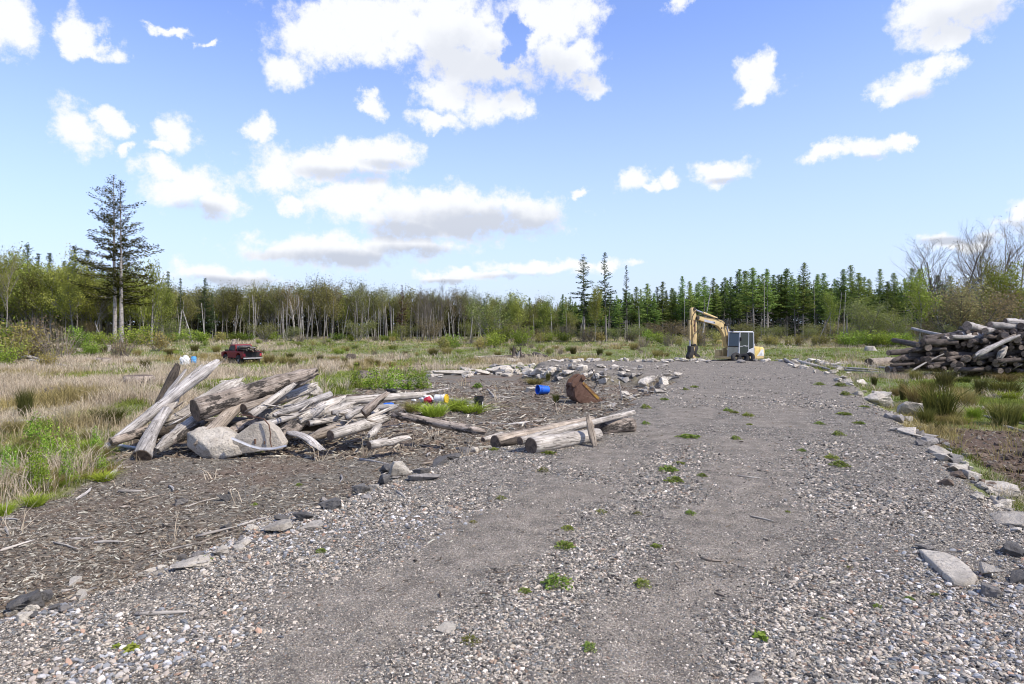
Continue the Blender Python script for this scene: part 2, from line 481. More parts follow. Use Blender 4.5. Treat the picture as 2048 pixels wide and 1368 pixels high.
def endgrain(name, a, c2, dk):
    m, nt, b = newmat(name)
    co = node(nt, 'ShaderNodeTexCoord').outputs['Object']
    fl = node(nt, 'ShaderNodeVectorMath', {0: co, 1: (1, 1, 0)}, operation='MULTIPLY').outputs[0]
    n0 = node(nt, 'ShaderNodeTexNoise', {'Vector': co, 'Scale': 9.0, 'Detail': 5.0, 'Roughness': 0.7}).outputs[0]
    l = node(nt, 'ShaderNodeVectorMath', {0: fl}, operation='LENGTH').outputs['Value']
    ring = mathn(nt, 'SINE', mathn(nt, 'ADD', mathn(nt, 'MULTIPLY', l, 420.0), mathn(nt, 'MULTIPLY', n0, 9.0)))
    c = mixc(nt, maprange(nt, ring, -1, 1), a, c2)
    c = mixc(nt, maprange(nt, n0, 0.42, 0.68), c, dk)
    nt.links.new(c, b.inputs['Base Color'])
    bump(nt, b, ring, 0.3, 0.004)
    return m
M_END = endgrain("end_grain", (0.20, 0.15, 0.11), (0.13, 0.095, 0.07), (0.045, 0.035, 0.028))
M_ENDL = endgrain("end_grain_light", (0.40, 0.31, 0.235), (0.27, 0.20, 0.15), (0.10, 0.075, 0.06))

def stone(name, a, c2, dk, speck=0.6):
    m, nt, b = newmat(name)
    co = node(nt, 'ShaderNodeTexCoord').outputs['Object']
    oi = node(nt, 'ShaderNodeObjectInfo')
    gm = node(nt, 'ShaderNodeNewGeometry').outputs['Position']
    n0 = node(nt, 'ShaderNodeTexNoise', {'Vector': gm, 'Scale': 4.0, 'Detail': 8.0, 'Roughness': 0.72}).outputs[0]
    n1 = node(nt, 'ShaderNodeTexNoise', {'Vector': gm, 'Scale': 17.0, 'Detail': 6.0, 'Roughness': 0.75}).outputs[0]
    c = mixc(nt, maprange(nt, n0, 0.36, 0.64), a, c2)
    c = mixc(nt, mathn(nt, 'MULTIPLY', maprange(nt, n1, 0.54, 0.62), speck), c, dk)
    st = node(nt, 'ShaderNodeTexNoise', {'Vector': gm, 'Scale': 1.7, 'Detail': 6.0, 'Roughness': 0.66}).outputs[0]
    c = mixc(nt, mathn(nt, 'MULTIPLY', maprange(nt, st, 0.52, 0.66), 0.6), c, tuple(v * 0.55 for v in c2))
    val = maprange(nt, oi.outputs['Random'], 0, 1, 0.74, 1.16)
    c = mixc(nt, 1.0, c, node(nt, 'ShaderNodeCombineXYZ', {0: val, 1: val, 2: val}).outputs[0], 'MULTIPLY')
    nt.links.new(c, b.inputs['Base Color'])
    bump(nt, b, mathn(nt, 'ADD', n0, mathn(nt, 'MULTIPLY', n1, 0.7)), 1.0, 0.07)
    return m
M_CONC = stone("concrete", (0.66, 0.60, 0.50), (0.49, 0.43, 0.345), (0.15, 0.13, 0.105))
M_CONCG = stone("concrete_grey", (0.36, 0.33, 0.295), (0.24, 0.217, 0.19), (0.08, 0.072, 0.063))
M_CONCT = stone("concrete_tan", (0.60, 0.53, 0.43), (0.47, 0.41, 0.325), (0.16, 0.12, 0.09), .3)
M_CONCD = stone("concrete_dull", (0.25, 0.22, 0.18), (0.18, 0.155, 0.125), (0.07, 0.06, 0.05))
M_CLOD = stone("mud_clod", (0.22, 0.165, 0.12), (0.14, 0.10, 0.07), (0.06, 0.045, 0.035))
M_ASPH = stone("asphalt_chunk", (0.19, 0.178, 0.162), (0.105, 0.097, 0.088), (0.16, 0.155, 0.15), 0.4)

def leafmat(name, trans=0.3, rough=0.75, var=0.35):
    m = bpy.data.materials.new(name); m.use_nodes = True
    nt = m.node_tree; nt.nodes.clear()
    at = node(nt, 'ShaderNodeAttribute', attribute_name="Col").outputs['Color']
    rnd = node(nt, 'ShaderNodeObjectInfo').outputs['Random']
    val = maprange(nt, rnd, 0, 1, 1 - var, 1 + var)
    hue = maprange(nt, mathn(nt, 'FRACT', mathn(nt, 'MULTIPLY', rnd, 7.13)), 0, 1, 0.475, 0.515)
    c = node(nt, 'ShaderNodeHueSaturation', {'Hue': hue, 'Value': val, 'Color': at}).outputs[0]
    d = node(nt, 'ShaderNodeBsdfDiffuse', {'Color': c}).outputs[0]
    t = node(nt, 'ShaderNodeBsdfTranslucent', {'Color': c}).outputs[0]
    mx = node(nt, 'ShaderNodeMixShader', {0: trans, 1: d, 2: t}).outputs[0]
    o = nt.nodes.new('ShaderNodeOutputMaterial'); nt.links.new(mx, o.inputs[0])
    return m
M_NEEDLE = leafmat("needles", 0.32)
M_LEAF = leafmat("leaves", 0.35)
M_GRASS = leafmat("grass_blades", 0.30, var=0.0)
M_RUSH = leafmat("rush_blades", 0.25, var=0.2)
M_CHIP = leafmat("chips", 0.0, var=0.0)
M_PEB = leafmat("pebbles", 0.0, var=0.0)
def barkmat(name, a, c2, marks=0.0):
    m, nt, b = newmat(name)
    gm = node(nt, 'ShaderNodeTexCoord').outputs['Object']
    rnd = node(nt, 'ShaderNodeObjectInfo').outputs['Random']
    sv = node(nt, 'ShaderNodeVectorMath', {0: gm, 1: (2.2, 2.2, 0.7)}, operation='MULTIPLY').outputs[0]
    n0 = node(nt, 'ShaderNodeTexNoise', {'Vector': sv, 'Scale': 2.5, 'Detail': 6.0, 'Roughness': 0.7}).outputs[0]
    c = mixc(nt, maprange(nt, n0, 0.38, 0.62), a, c2)
    if marks:
        s2 = node(nt, 'ShaderNodeVectorMath', {0: gm, 1: (1, 1, 5)}, operation='MULTIPLY').outputs[0]
        n2 = node(nt, 'ShaderNodeTexNoise', {'Vector': s2, 'Scale': 1.4, 'Detail': 3.0}).outputs[0]
        c = mixc(nt, mathn(nt, 'MULTIPLY', maprange(nt, n2, 0.56, 0.62), marks), c, (0.06, 0.05, 0.045))
    val = maprange(nt, rnd, 0, 1, 0.55, 1.15)
    c = mixc(nt, 1.0, c, node(nt, 'ShaderNodeCombineXYZ', {0: val, 1: val, 2: val}).outputs[0], 'MULTIPLY')
    nt.links.new(c, b.inputs['Base Color'])
    bump(nt, b, n0, 0.5, 0.05)
    return m
M_TRUNK = barkmat("bark_grey", (0.30, 0.275, 0.25), (0.17, 0.15, 0.13))
M_BIRCH = barkmat("bark_pale", (0.44, 0.415, 0.375), (0.27, 0.245, 0.215), 0.9)
M_TWIG = barkmat("bark_twig", (0.26, 0.22, 0.18), (0.155, 0.13, 0.105))
M_FIRBARK = barkmat("bark_fir", (0.36, 0.33, 0.30), (0.20, 0.175, 0.15), 0.5)

# ------------------------------------------------------------------ ground sheets
def spaced(lo, hi, fine_at, n, k):
    t = np.linspace(-1, 1, n)
    s = np.sinh(t * k) / math.sinh(k)
    return fine_at + np.where(s < 0, s * (fine_at - lo), s * (hi - fine_at))
gx = spaced(-1800, 1800, 1.0, 640, 9.0)
gy = spaced(-60, 3500, 5.0, 620, 8.8)
gy = np.unique(np.concatenate([gy[gy < 3.0][::6], np.geomspace(3.0, 3500, 640)]))
XX, YY = np.meshgrid(gx, gy)
ZZ = H(XX, YY)
gr, yd, md, gn = zones(XX, YY)
fn = fine(XX, YY)
GV = np.stack([XX, YY, ZZ], -1).reshape(-1, 3)
nx, ny = len(gx), len(gy)
I = np.arange(nx * ny).reshape(ny, nx)
GF = np.stack([I[:-1, :-1], I[:-1, 1:], I[1:, 1:], I[1:, :-1]], -1).reshape(-1, 4)
MASK = np.stack([gr, yd, gn, fn], -1).reshape(-1, 4)
MUDA = md.reshape(-1)

m, nt, b = newmat("ground_cover")
pos = node(nt, 'ShaderNodeNewGeometry').outputs['Position']
at = node(nt, 'ShaderNodeAttribute', attribute_name="Col")
am = node(nt, 'ShaderNodeAttribute', attribute_name="Mud").outputs['Fac']
sp = node(nt, 'ShaderNodeSeparateColor', {0: at.outputs['Color']})
kG, kY, kN = sp.outputs[0], sp.outputs[1], sp.outputs[2]
kF = at.outputs['Alpha']
pxy = node(nt, 'ShaderNodeVectorMath', {0: pos, 1: (1, 1, 0.3)}, operation='MULTIPLY').outputs[0]
STONES = [(0.0, (0.058, 0.056, 0.054)), (0.14, (0.125, 0.118, 0.108)), (0.3, (0.25, 0.236, 0.205)), (0.45, (0.155, 0.160, 0.162)),
          (0.6, (0.34, 0.31, 0.25)), (0.74, (0.225, 0.18, 0.135)), (0.82, (0.41, 0.375, 0.315)), (0.94, (0.57, 0.53, 0.46))]
def pebbles(scale, seed):
    v = node(nt, 'ShaderNodeTexVoronoi', {'Vector': node(nt, 'ShaderNodeVectorMath', {0: pxy, 1: (seed, seed, 0)}, operation='ADD').outputs[0], 'Scale': scale, 'Randomness': 1.0})
    cc = node(nt, 'ShaderNodeSeparateColor', {0: v.outputs['Color']}).outputs[0]
    c = ramp(nt, cc, STONES, 'CONSTANT')
    edge = maprange(nt, v.outputs['Distance'], 0.38, 0.62)
    return mixc(nt, mathn(nt, 'MULTIPLY', edge, 0.8), c, (0.062, 0.052, 0.044)), v.outputs['Distance']
cA, hA = pebbles(34.0, 0.0)
cB, hB = pebbles(75.0, 5.3)
cC, hC = pebbles(105.0, 9.7)
big = node(nt, 'ShaderNodeTexNoise', {'Vector': pxy, 'Scale': 0.9, 'Detail': 5.0, 'Roughness': 0.6}).outputs[0]
grit = mixc(nt, 0.28, cC, mixc(nt, maprange(nt, big, 0.35, 0.65), (0.31, 0.268, 0.222), (0.225, 0.193, 0.157)))
n4 = node(nt, 'ShaderNodeTexNoise', {'Vector': pxy, 'Scale': 9.0, 'Detail': 4.0}).outputs[0]
cAB = mixc(nt, maprange(nt, n4, 0.42, 0.58), cA, cB)
n5 = node(nt, 'ShaderNodeTexNoise', {'Vector': pxy, 'Scale': 3.2, 'Detail': 7.0, 'Roughness': 0.72}).outputs[0]
kF2 = mathn(nt, 'ADD', kF, mathn(nt, 'MULTIPLY', mathn(nt, 'SUBTRACT', n4, 0.5), 0.9), clamp=True)
grav = mixc(nt, maprange(nt, kF2, 0.3, 0.8), cAB, grit)
vv = maprange(nt, n5, 0.34, 0.66, 0.62, 1.34)
grav = mixc(nt, 1.0, grav, node(nt, 'ShaderNodeCombineXYZ', {0: mathn(nt, 'MULTIPLY', vv, 1.03), 1: vv, 2: mathn(nt, 'MULTIPLY', vv, 0.935)}).outputs[0], 'MULTIPLY')
# wood litter
w1 = node(nt, 'ShaderNodeTexNoise', {'Vector': pxy, 'Scale': 11.0, 'Detail': 9.0, 'Roughness': 0.78}).outputs[0]
w2 = node(nt, 'ShaderNodeTexNoise', {'Vector': pxy, 'Scale': 0.55, 'Detail': 4.0}).outputs[0]
lit = ramp(nt, w1, [(0.32, (0.043, 0.037, 0.028)), (0.48, (0.112, 0.097, 0.074)), (0.58, (0.215, 0.19, 0.15)), (0.70, (0.37, 0.335, 0.27))])
lit = mixc(nt, mathn(nt, 'MULTIPLY', maprange(nt, w2, 0.5, 0.62), 0.65), lit, (0.145, 0.095, 0.063))
mudc = ramp(nt, w1, [(0.35, (0.05, 0.033, 0.022)), (0.55, (0.12, 0.08, 0.053)), (0.7, (0.23, 0.175, 0.125))])
# field
f1 = node(nt, 'ShaderNodeTexNoise', {'Vector': pxy, 'Scale': 5.0, 'Detail': 8.0, 'Roughness': 0.75}).outputs[0]
dry = ramp(nt, f1, [(0.34, (0.11, 0.09, 0.045)), (0.5, (0.24, 0.205, 0.11)), (0.64, (0.40, 0.345, 0.21))])
grn = ramp(nt, f1, [(0.34, (0.045, 0.06, 0.016)), (0.5, (0.10, 0.135, 0.03)), (0.66, (0.19, 0.22, 0.06))])
fld = mixc(nt, kN, dry, grn)
c = mixc(nt, kY, fld, lit)
c = mixc(nt, am, c, mudc)
gk = mathn(nt, 'ADD', kG, mathn(nt, 'MULTIPLY', mathn(nt, 'SUBTRACT', w1, 0.5), 1.2), clamp=True)
gk = maprange(nt, gk, 0.35, 0.65)
c = mixc(nt, gk, c, grav)
nt.links.new(c, b.inputs['Base Color'])
b.inputs['Roughness'].default_value = 0.92
hh = mathn(nt, 'ADD', mathn(nt, 'MULTIPLY', hA, -0.6), mathn(nt, 'MULTIPLY', hB, -0.35))
hm = node(nt, 'ShaderNodeMix', {0: gk, 2: mathn(nt, 'MULTIPLY', w1, 1.6), 3: hh}).outputs[0]
bump(nt, b, hm, 0.9, 0.022)
M_GROUND = m

cen = GV[GF].mean(1)
s_c = road_sd(cen[:, 0], cen[:, 1])
isroad = (s_c < 0.3) & (cen[:, 1] < ROAD_END + 1) & (cen[:, 1] > -40)
isyard = inpoly(cen[:, 0], cen[:, 1], YARD) & ~isroad
def sheet(name, sel):
    F = GF[sel]
    used = np.unique(F); mp = np.zeros(len(GV), np.int64); mp[used] = np.arange(len(used))
    me = np_mesh(name, GV[used], mp[F], MASK[used])
    a = me.attributes.new("Mud", 'FLOAT', 'POINT'); a.data.foreach_set("value", MUDA[used].astype(np.float32))
    o = link(name, me, M_GROUND); tag(o, kind='structure'); return o
sheet('gravel_road', isroad)
sheet('dirt_ground', isyard)
sheet('field', ~isroad & ~isyard)

# ------------------------------------------------------------------ stuff: pebbles, chips, grass
def fan(n, d0, d1, pw=1.0, um=0.86):
    """points spread over the fan of ground before the track"""
    t = rng.random(n)
    d = (d0 ** (1 - pw) + t * (d1 ** (1 - pw) - d0 ** (1 - pw))) ** (1 / (1 - pw)) if pw != 1 else d0 * (d1 / d0) ** t
    u = rng.uniform(-um, um, n)
    return u * d, d
ICO_V = []; _p = (1 + 5 ** .5) / 2
for a_ in (-1, 1):
    for b_ in (-_p, _p): ICO_V += [(0, a_, b_), (a_, b_, 0), (b_, 0, a_)]
ICO_V = np.array(ICO_V, float); ICO_V /= np.linalg.norm(ICO_V[0])
_bm = bmesh.new()
for v in ICO_V: _bm.verts.new(v)
bmesh.ops.convex_hull(_bm, input=_bm.verts); _bm.verts.index_update()
ICO_F = np.array([[v.index for v in f.verts] for f in _bm.faces]); ICO_V = np.array([v.co[:] for v in _bm.verts]); _bm.free()
def rotm(n, tilt=0.35):
    a = rng.uniform(0, 2 * np.pi, n); t = rng.normal(0, tilt, n); u = rng.normal(0, tilt, n)
    ca, sa, ct, st, cu, su = np.cos(a), np.sin(a), np.cos(t), np.sin(t), np.cos(u), np.sin(u)
    Z = np.zeros(n); O = np.ones(n)
    Rz = np.stack([ca, -sa, Z, sa, ca, Z, Z, Z, O], -1).reshape(n, 3, 3)
    Rx = np.stack([O, Z, Z, Z, ct, -st, Z, st, ct], -1).reshape(n, 3, 3)
    Ry = np.stack([cu, Z, su, Z, O, Z, -su, Z, cu], -1).reshape(n, 3, 3)
    return Rz @ Rx @ Ry
PAL = np.array([c for _, c in STONES])
PALW = np.array([0.10, 0.16, 0.19, 0.16, 0.14, 0.05, 0.13, 0.07]); PALW /= PALW.sum()
def scatter_pebbles(n, d0, d1, smin, smax, pw, ft=.86):
    x, y = fan(n, d0, d1, pw)
    s = road_sd(x, y)
    fnv = fine(x, y)
    keep = (s < 0.45) & (rng.random(n) > fnv * ft) & (rng.random(n) < sstep(0.5, 0.1, s))
    x, y = x[keep], y[keep]; n = len(x)
    fnv = fnv[keep]
    sz = (smin + (smax - smin) * rng.random(n) ** 3.0) * (1 - 0.5 * fnv) * (0.85 + 0.5 * sstep(0.4, 0.65, fbm(x * .5, y * .5, 77, 3)))
    dims = np.stack([sz * rng.uniform(.8, 1.3, n), sz * rng.uniform(.6, 1.0, n), sz * rng.uniform(.3, .6, n)], -1) * 0.5
    L = ICO_V[None] * dims[:, None] * (1 + rng.normal(0, .17, (n, 12, 1)))
    L = np.einsum('nij,nkj->nki', rotm(n), L)
    pos = np.stack([x, y, H(x, y) + dims[:, 2] * 0.35], -1)
    V = (L + pos[:, None]).reshape(-1, 3)
    F = (ICO_F[None] + (np.arange(n) * 12)[:, None, None]).reshape(-1, 3)
    C = PAL[rng.choice(len(PAL), n, p=PALW)] * rng.uniform(.8, 1.25, (n, 1)) * np.array([1.14, 1.12, 1.04])
    return V, F, np.repeat(C, 12, 0)
def joinarr(parts):
    Vs, Fs, Cs = [], [], []; o = 0
    for V, F, C in parts:
        Vs.append(V); Fs.append(F + o); Cs.append(C); o += len(V)
    return np.concatenate(Vs), np.concatenate(Fs), np.concatenate(Cs)
def big_pebbles(n):
    x, y = fan(n, 2.9, 9.5, 1.2)
    side = np.maximum(sstep(-.2, -1.3, x - np.interp(y, *T1)), sstep(1.0, 2.2, x - np.interp(y, *T2)) * .45)
    k = (road_sd(x, y) < .2) & (rng.random(n) < side * sstep(.3, .6, fbm(x * .7, y * .7, 71, 3)))
    x, y = x[k], y[k]; n = len(x)
    sz = .022 + .04 * rng.random(n) ** 1.8
    dims = np.stack([sz * rng.uniform(.85, 1.35, n), sz * rng.uniform(.6, 1.0, n), sz * rng.uniform(.3, .6, n)], -1) * .5
    L = np.einsum('nij,nkj->nki', rotm(n, .4), ICO_V[None] * dims[:, None] * (1 + rng.normal(0, .12, (n, 12, 1))))
    V = (L + np.stack([x, y, H(x, y) + dims[:, 2] * .5], -1)[:, None]).reshape(-1, 3)
    F = (ICO_F[None] + (np.arange(n) * 12)[:, None, None]).reshape(-1, 3)
    pal = np.array([(.215, .217, .217), (.335, .335, .33), (.42, .37, .29), (.30, .27, .22), (.14, .143, .15), (.46, .43, .37), (.36, .26, .17), (.19, .18, .165), (.55, .53, .49)])
    return V, F, np.repeat(pal[rng.integers(0, 9, n)] * rng.uniform(.8, 1.2, (n, 1)), 12, 0)
V, F, C = joinarr([big_pebbles(42000), scatter_pebbles(130000, 2.9, 9.0, 0.009, .036, 1.3), scatter_pebbles(90000, 2.9, 7.5, .006, .016, 1.3), scatter_pebbles(130000, 2.9, 16, .008, .026, 1.2, .30), scatter_pebbles(90000, 8.0, 22.0, .014, .055, 1.3), scatter_pebbles(60000, 18.0, 44.0, .03, .10, 1.2)])
tag(link('gravel', np_mesh('gravel', V, F, C, smooth=False), M_PEB), kind='stuff')

def scatter_chips(x, y, lmin, lmax, wr, cols, lift=0.012, tilt=0.25, pw=2.2):
    n = len(x)
    l = lmin + (lmax - lmin) * rng.random(n) ** pw
    w = np.maximum(l * rng.uniform(wr * .6, wr * 1.5, n), 0.006); t = np.maximum(w * rng.uniform(.25, .6, n), 0.003)
    c = np.array([(-1, -.6, -1), (1, -1, -1), (1, .7, -1), (-1, 1, -1), (-.9, -.5, 1), (.85, -.8, 1), (.95, .6, 1), (-1, .8, 1)]) * .5
    L = c[None] * np.stack([l, w, t], -1)[:, None]
    L[:, :, 2] += (np.abs(c[:, 0]) > .3)[None] * rng.normal(0, .06, (n, 1)) * l[:, None]
    L = np.einsum('nij,nkj->nki', rotm(n, tilt), L)
    V = (L + np.stack([x, y, H(x, y) + lift * rng.random(n)], -1)[:, None]).reshape(-1, 3)
    q = np.array([(0, 3, 2, 1), (4, 5, 6, 7), (0, 1, 5, 4), (1, 2, 6, 5), (2, 3, 7, 6), (3, 0, 4, 7)])
    F = (q[None] + (np.arange(n) * 8)[:, None, None]).reshape(-1, 4)
    C = cols[rng.integers(0, len(cols), n)] * rng.uniform(.7, 1.25, (n, 1))
    return V, F, np.repeat(C, 8, 0)
CHIPC = np.array([(.30, .25, .20), (.19, .15, .115), (.40, .345, .28), (.12, .09, .068), (.24, .185, .135), (.08, .062, .05), (.16, .115, .083), (.13, .10, .08)])
x, y = fan(210000, 5.5, 27, 1.15)
g_, yd_, md_, gn_ = zones(x, y)
k = (rng.random(len(x)) < yd_ * sstep(30, 12, y) * (0.35 + 0.9 * fbm(x * .6, y * .6, 61, 3)))
k |= (rng.random(len(x)) < g_ * 0.014) | (rng.random(len(x)) < md_ * 0.22)
x, y = x[k], y[k]
x2, y2 = fan(90000, 13, 34, 1.0)
k = rng.random(len(x2)) < zones(x2, y2)[1] * (.25 + .9 * fbm(x2 * .5, y2 * .5, 63, 3)) * .8
V, F, C = joinarr([scatter_chips(x, y, .015, .095, .22, CHIPC * [1.06, 1.17, 1.13]), scatter_chips(x2[k], y2[k], .05, .34, .15, CHIPC * [1.10, 1.2, 1.15])])
tag(link('wood_chips', np_mesh('wood_chips', V, F, C, smooth=False), M_CHIP), kind='stuff')

def blades(x, y, z, h, w, lean, nper, spread, cols_lo, cols_hi, curl=0.5):
    """tufts of bent blades, five vertices each"""
    n = len(x)
    X = np.repeat(x, nper); Y = np.repeat(y, nper); Z = np.repeat(z, nper); Hh = np.repeat(h, nper); W = np.repeat(w, nper)
    N = n * nper
    a = rng.uniform(0, 2 * np.pi, N); r = np.repeat(spread, nper) * np.sqrt(rng.random(N))
    bx = X + np.cos(a) * r; by = Y + np.sin(a) * r
    a2 = a + rng.normal(0, .9, N)
    Hh = Hh * rng.uniform(.45, 1.1, N)
    ln = np.abs(rng.normal(0, lean, N)) + .05
    dx, dy = np.cos(a2) * ln, np.sin(a2) * ln
    fa = rng.uniform(0, 2 * np.pi, N); wx, wy = np.cos(fa) * W * .5, np.sin(fa) * W * .5
    b0 = np.stack([bx, by, Z - .02], -1)
    m0 = b0 + np.stack([dx * Hh * .4, dy * Hh * .4, Hh * .6], -1)
    t0 = b0 + np.stack([dx * Hh * (1 + curl * .6), dy * Hh * (1 + curl * .6), Hh * (1 - curl * .25 * np.minimum(ln, 1.2))], -1)
    ww = np.stack([wx, wy, np.zeros(N)], -1)
    V = np.stack([b0 - ww, b0 + ww, m0 + ww * .75, m0 - ww * .75, t0], 1).reshape(-1, 3)
    i = (np.arange(N) * 5)[:, None]
    Fq = i + np.array([[0, 1, 2, 3]]); Ft = i + np.array([[3, 2, 4]])
    mixf = np.repeat(rng.random(n), nper)[:, None] * .6 + rng.random((N, 1)) * .4
    lo = np.repeat(cols_lo, nper, 0) if cols_lo.ndim == 2 and len(cols_lo) == n else cols_lo
    hi = np.repeat(cols_hi, nper, 0) if cols_hi.ndim == 2 and len(cols_hi) == n else cols_hi
    Cc = lo * (1 - mixf) + hi * mixf
    C = np.repeat(Cc, 5, 0)
    return V, Fq, Ft, C
def grass_obj(name, parts, mat, parent=None):
    Vs, Q, T, Cs = [], [], [], []; o = 0
    for V, Fq, Ft, C in parts:
        Vs.append(V); Q.append(Fq + o); T.append(Ft + o); Cs.append(C); o += len(V)
    me = np_mesh(name, np.concatenate(Vs), [np.concatenate(Q), np.concatenate(T)], np.concatenate(Cs), smooth=False)
    return link(name, me, mat, parent)
DRY_LO, DRY_HI = np.array([.27, .225, .125]), np.array([.74, .66, .47])
GRN_LO, GRN_HI = np.array([.11, .15, .028]), np.array([.36, .42, .095])
def field_pts(n, d0, d1, pw):
    x, y = fan(n, d0, d1, pw, 0.84)
    g_, yd_, md_, gn_ = zones(x, y)
    s = road_sd(x, y)
    k = (s > 0.35) & (rng.random(n) > yd_ * 0.9975) & (rng.random(n) > md_ * .97)
    return x[k], y[k], gn_[k]
DP, GP_ = [], []
for (n, d0, d1, nper) in ((26000, 7.5, 24, 9), (30000, 22, 60, 7), (24000, 55, 135, 6)):
    x, y, gn_ = field_pts(n, d0, d1, 1.0)
    clump = fbm(x * .55, y * .35, 91, 3)
    isg = rng.random(len(x)) < gn_ * 1.05
    tall = sstep(.3, .65, clump)
    hh_ = np.where(isg, .10 + .16 * tall, .22 + .42 * tall) * rng.uniform(.7, 1.2, len(x))
    hh_ = hh_ * np.where((x > 4) & (y < 45), .65, 1.0)
    w_ = .004 + .00062 * y
    sp_ = .10 + .0035 * y
    d = ~isg
    lo = np.tile(DRY_LO, (d.sum(), 1)); hi = np.tile(DRY_HI, (d.sum(), 1))
    rb = sstep(.5, .7, fbm(x[d] * .2, y[d] * .13, 93, 3))[:, None]
    lo = lo * (1 - rb) + np.array([.17, .15, .05]) * rb; hi = hi * (1 - rb) + np.array([.46, .41, .16]) * rb
    keepd = rng.random(d.sum()) < .35 + .65 * tall[d]
    xd, yd2 = x[d][keepd], y[d][keepd]
    DP.append(blades(xd, yd2, H(xd, yd2), hh_[d][keepd], w_[d][keepd], .55, nper, sp_[d][keepd], lo[keepd], hi[keepd]))
    xg, yg = x[isg], y[isg]
    dk = sstep(.45, .7, fbm(xg * .3, yg * .2, 95, 3))[:, None]
    lo = np.tile(GRN_LO, (len(xg), 1)) * (1 - .45 * dk); hi = np.tile(GRN_HI, (len(xg), 1)) * (1 - .4 * dk)
    GP_.append(blades(xg, yg, H(xg, yg), hh_[isg], w_[isg], .6, nper, sp_[isg], lo, hi))
x, y = fan(60000, 9, 22, 1.0)
k = rng.random(len(x)) < zones(x, y)[2] * .55
x, y = x[k], y[k]; n = len(x)
sz = .015 + .13 * rng.random(n) ** 4
L = np.einsum('nij,nkj->nki', rotm(n, .4), ICO_V[None] * (sz * .5)[:, None, None] * np.array([1, .8, .6]) * (1 + rng.normal(0, .2, (n, 12, 1))))
V = (L + np.stack([x, y, H(x, y)], -1)[:, None]).reshape(-1, 3)
mc = np.array([(.11, .078, .055), (.16, .12, .088), (.08, .058, .042), (.22, .185, .145)])
tag(link('mud_clods', np_mesh('mud_clods', V, (ICO_F[None] + (np.arange(n) * 12)[:, None, None]).reshape(-1, 3), np.repeat(mc[rng.integers(0, 4, n)], 12, 0), smooth=False), M_CHIP), kind='stuff')
tag(grass_obj('dry_grass', DP, M_GRASS), kind='stuff')
tag(grass_obj('green_grass', GP_, M_GRASS), kind='stuff')

# ------------------------------------------------------------------ logs and sticks
def log(name, label, p0, p1, r0, r1, mat, end=M_END, e0='cut', e1='cut', bend=0.0, rough=0.05, seg=16, cat='log', group=None, sag=0.0, flat=1.0, twist=0.0, knots=3, endpart=True):
    p0, p1 = Vector(p0), Vector(p1)
    L = (p1 - p0).length
    q = (p1 - p0).normalized().to_track_quat('Z', 'Y')
    n = int(min(22, max(5, L / 0.14)))
    sd_ = random.uniform(0, 100)
    kn = [(random.uniform(.1, .9), random.uniform(0, 6.28), random.uniform(.15, .4)) for _ in range(knots)]
    V = []; F = []
    for i in range(n + 1):
        t = i / n
        r = r0 + (r1 - r0) * t
        off = Vector((bend * math.sin(math.pi * t), sag * math.sin(math.pi * t), 0))
        for k in range(seg):
            a = 2 * math.pi * k / seg
            nv = mnoise.noise(Vector((math.cos(a) * 1.3 + sd_, math.sin(a) * 1.3, t * L * 1.1)))
            nv += .5 * mnoise.noise(Vector((math.cos(a) * 3 + sd_, math.sin(a) * 3, t * L * 3)))
            rr = r * (1 + rough * 1.6 * nv)
            for (kt, ka, kh) in kn:
                da = math.cos(a - ka)
                if da > .6: rr += r * kh * math.exp(-((t - kt) * L / (r * .9)) ** 2) * (da - .6) * 2.2
            z = t * L
            if (i == 0 and e0 == 'jag') or (i == n and e1 == 'jag'):
                j = mnoise.noise(Vector((math.cos(a) * 2.2 + sd_, math.sin(a) * 2.2, 5))) * 1.7
                z += (r * (1.2 + j * 2.2)) * (1 if i == n else -1) * .8
                rr *= .62
            aa = a + twist * t
            V.append((off.x + math.cos(aa) * rr, off.y + math.sin(aa) * rr * flat, z))
    for i in range(n):
        for k in range(seg):
            F.append((i*seg+k, i*seg+(k+1) % seg, (i+1)*seg+(k+1) % seg, (i+1)*seg+k))
    F.append(tuple(range(seg - 1, -1, -1))); F.append(tuple(range(n * seg, (n + 1) * seg)))
    me = bpy.data.meshes.new(name); me.from_pydata(V, [], F)
    for p in me.polygons: p.use_smooth = len(p.vertices) == 4
    o = link(name, me, mat)
    o.matrix_world = Matrix.Translation(p0) @ q.to_matrix().to_4x4()
    tag(o, label, cat, group)
    if endpart:
        for e, i, s in ((e0, 0, -1), (e1, n, 1)):
            if e != 'cut': continue
            ring = [Vector(V[i * seg + k]) for k in range(seg)]
            c = sum(ring, Vector()) / seg
            vv = []; ff = []
            for j, (sc_, dz) in enumerate(((.99, .003), (.93, .010), (.5, .006), (.12, .004))):
                for k in range(seg):
                    w = c + (ring[k] - c) * sc_; vv.append((w.x, w.y, w.z + s * (dz + .004 * mnoise.noise(w * 9))))
            for j in range(3):
                for k in range(seg):
                    f = (j*seg+k, j*seg+(k+1) % seg, (j+1)*seg+(k+1) % seg, (j+1)*seg+k)
                    ff.append(f if s > 0 else f[::-1])
            f = tuple(range(3 * seg, 4 * seg)); ff.append(f if s > 0 else f[::-1])
            m2 = bpy.data.meshes.new('cut_end'); m2.from_pydata(vv, [], ff)
            kid(o, link('cut_end', m2, end, o))
    return o
def px2m(d): return d / FPX
def plog(label, a, b, r0, r1, mat, **kw):
    """a, b = (px, py, distance); r in photograph pixels"""
    return log(kw.pop('name', 'log'), label, P(*a), P(*b), r0 * px2m(a[2]), r1 * px2m(b[2]), mat, **kw)

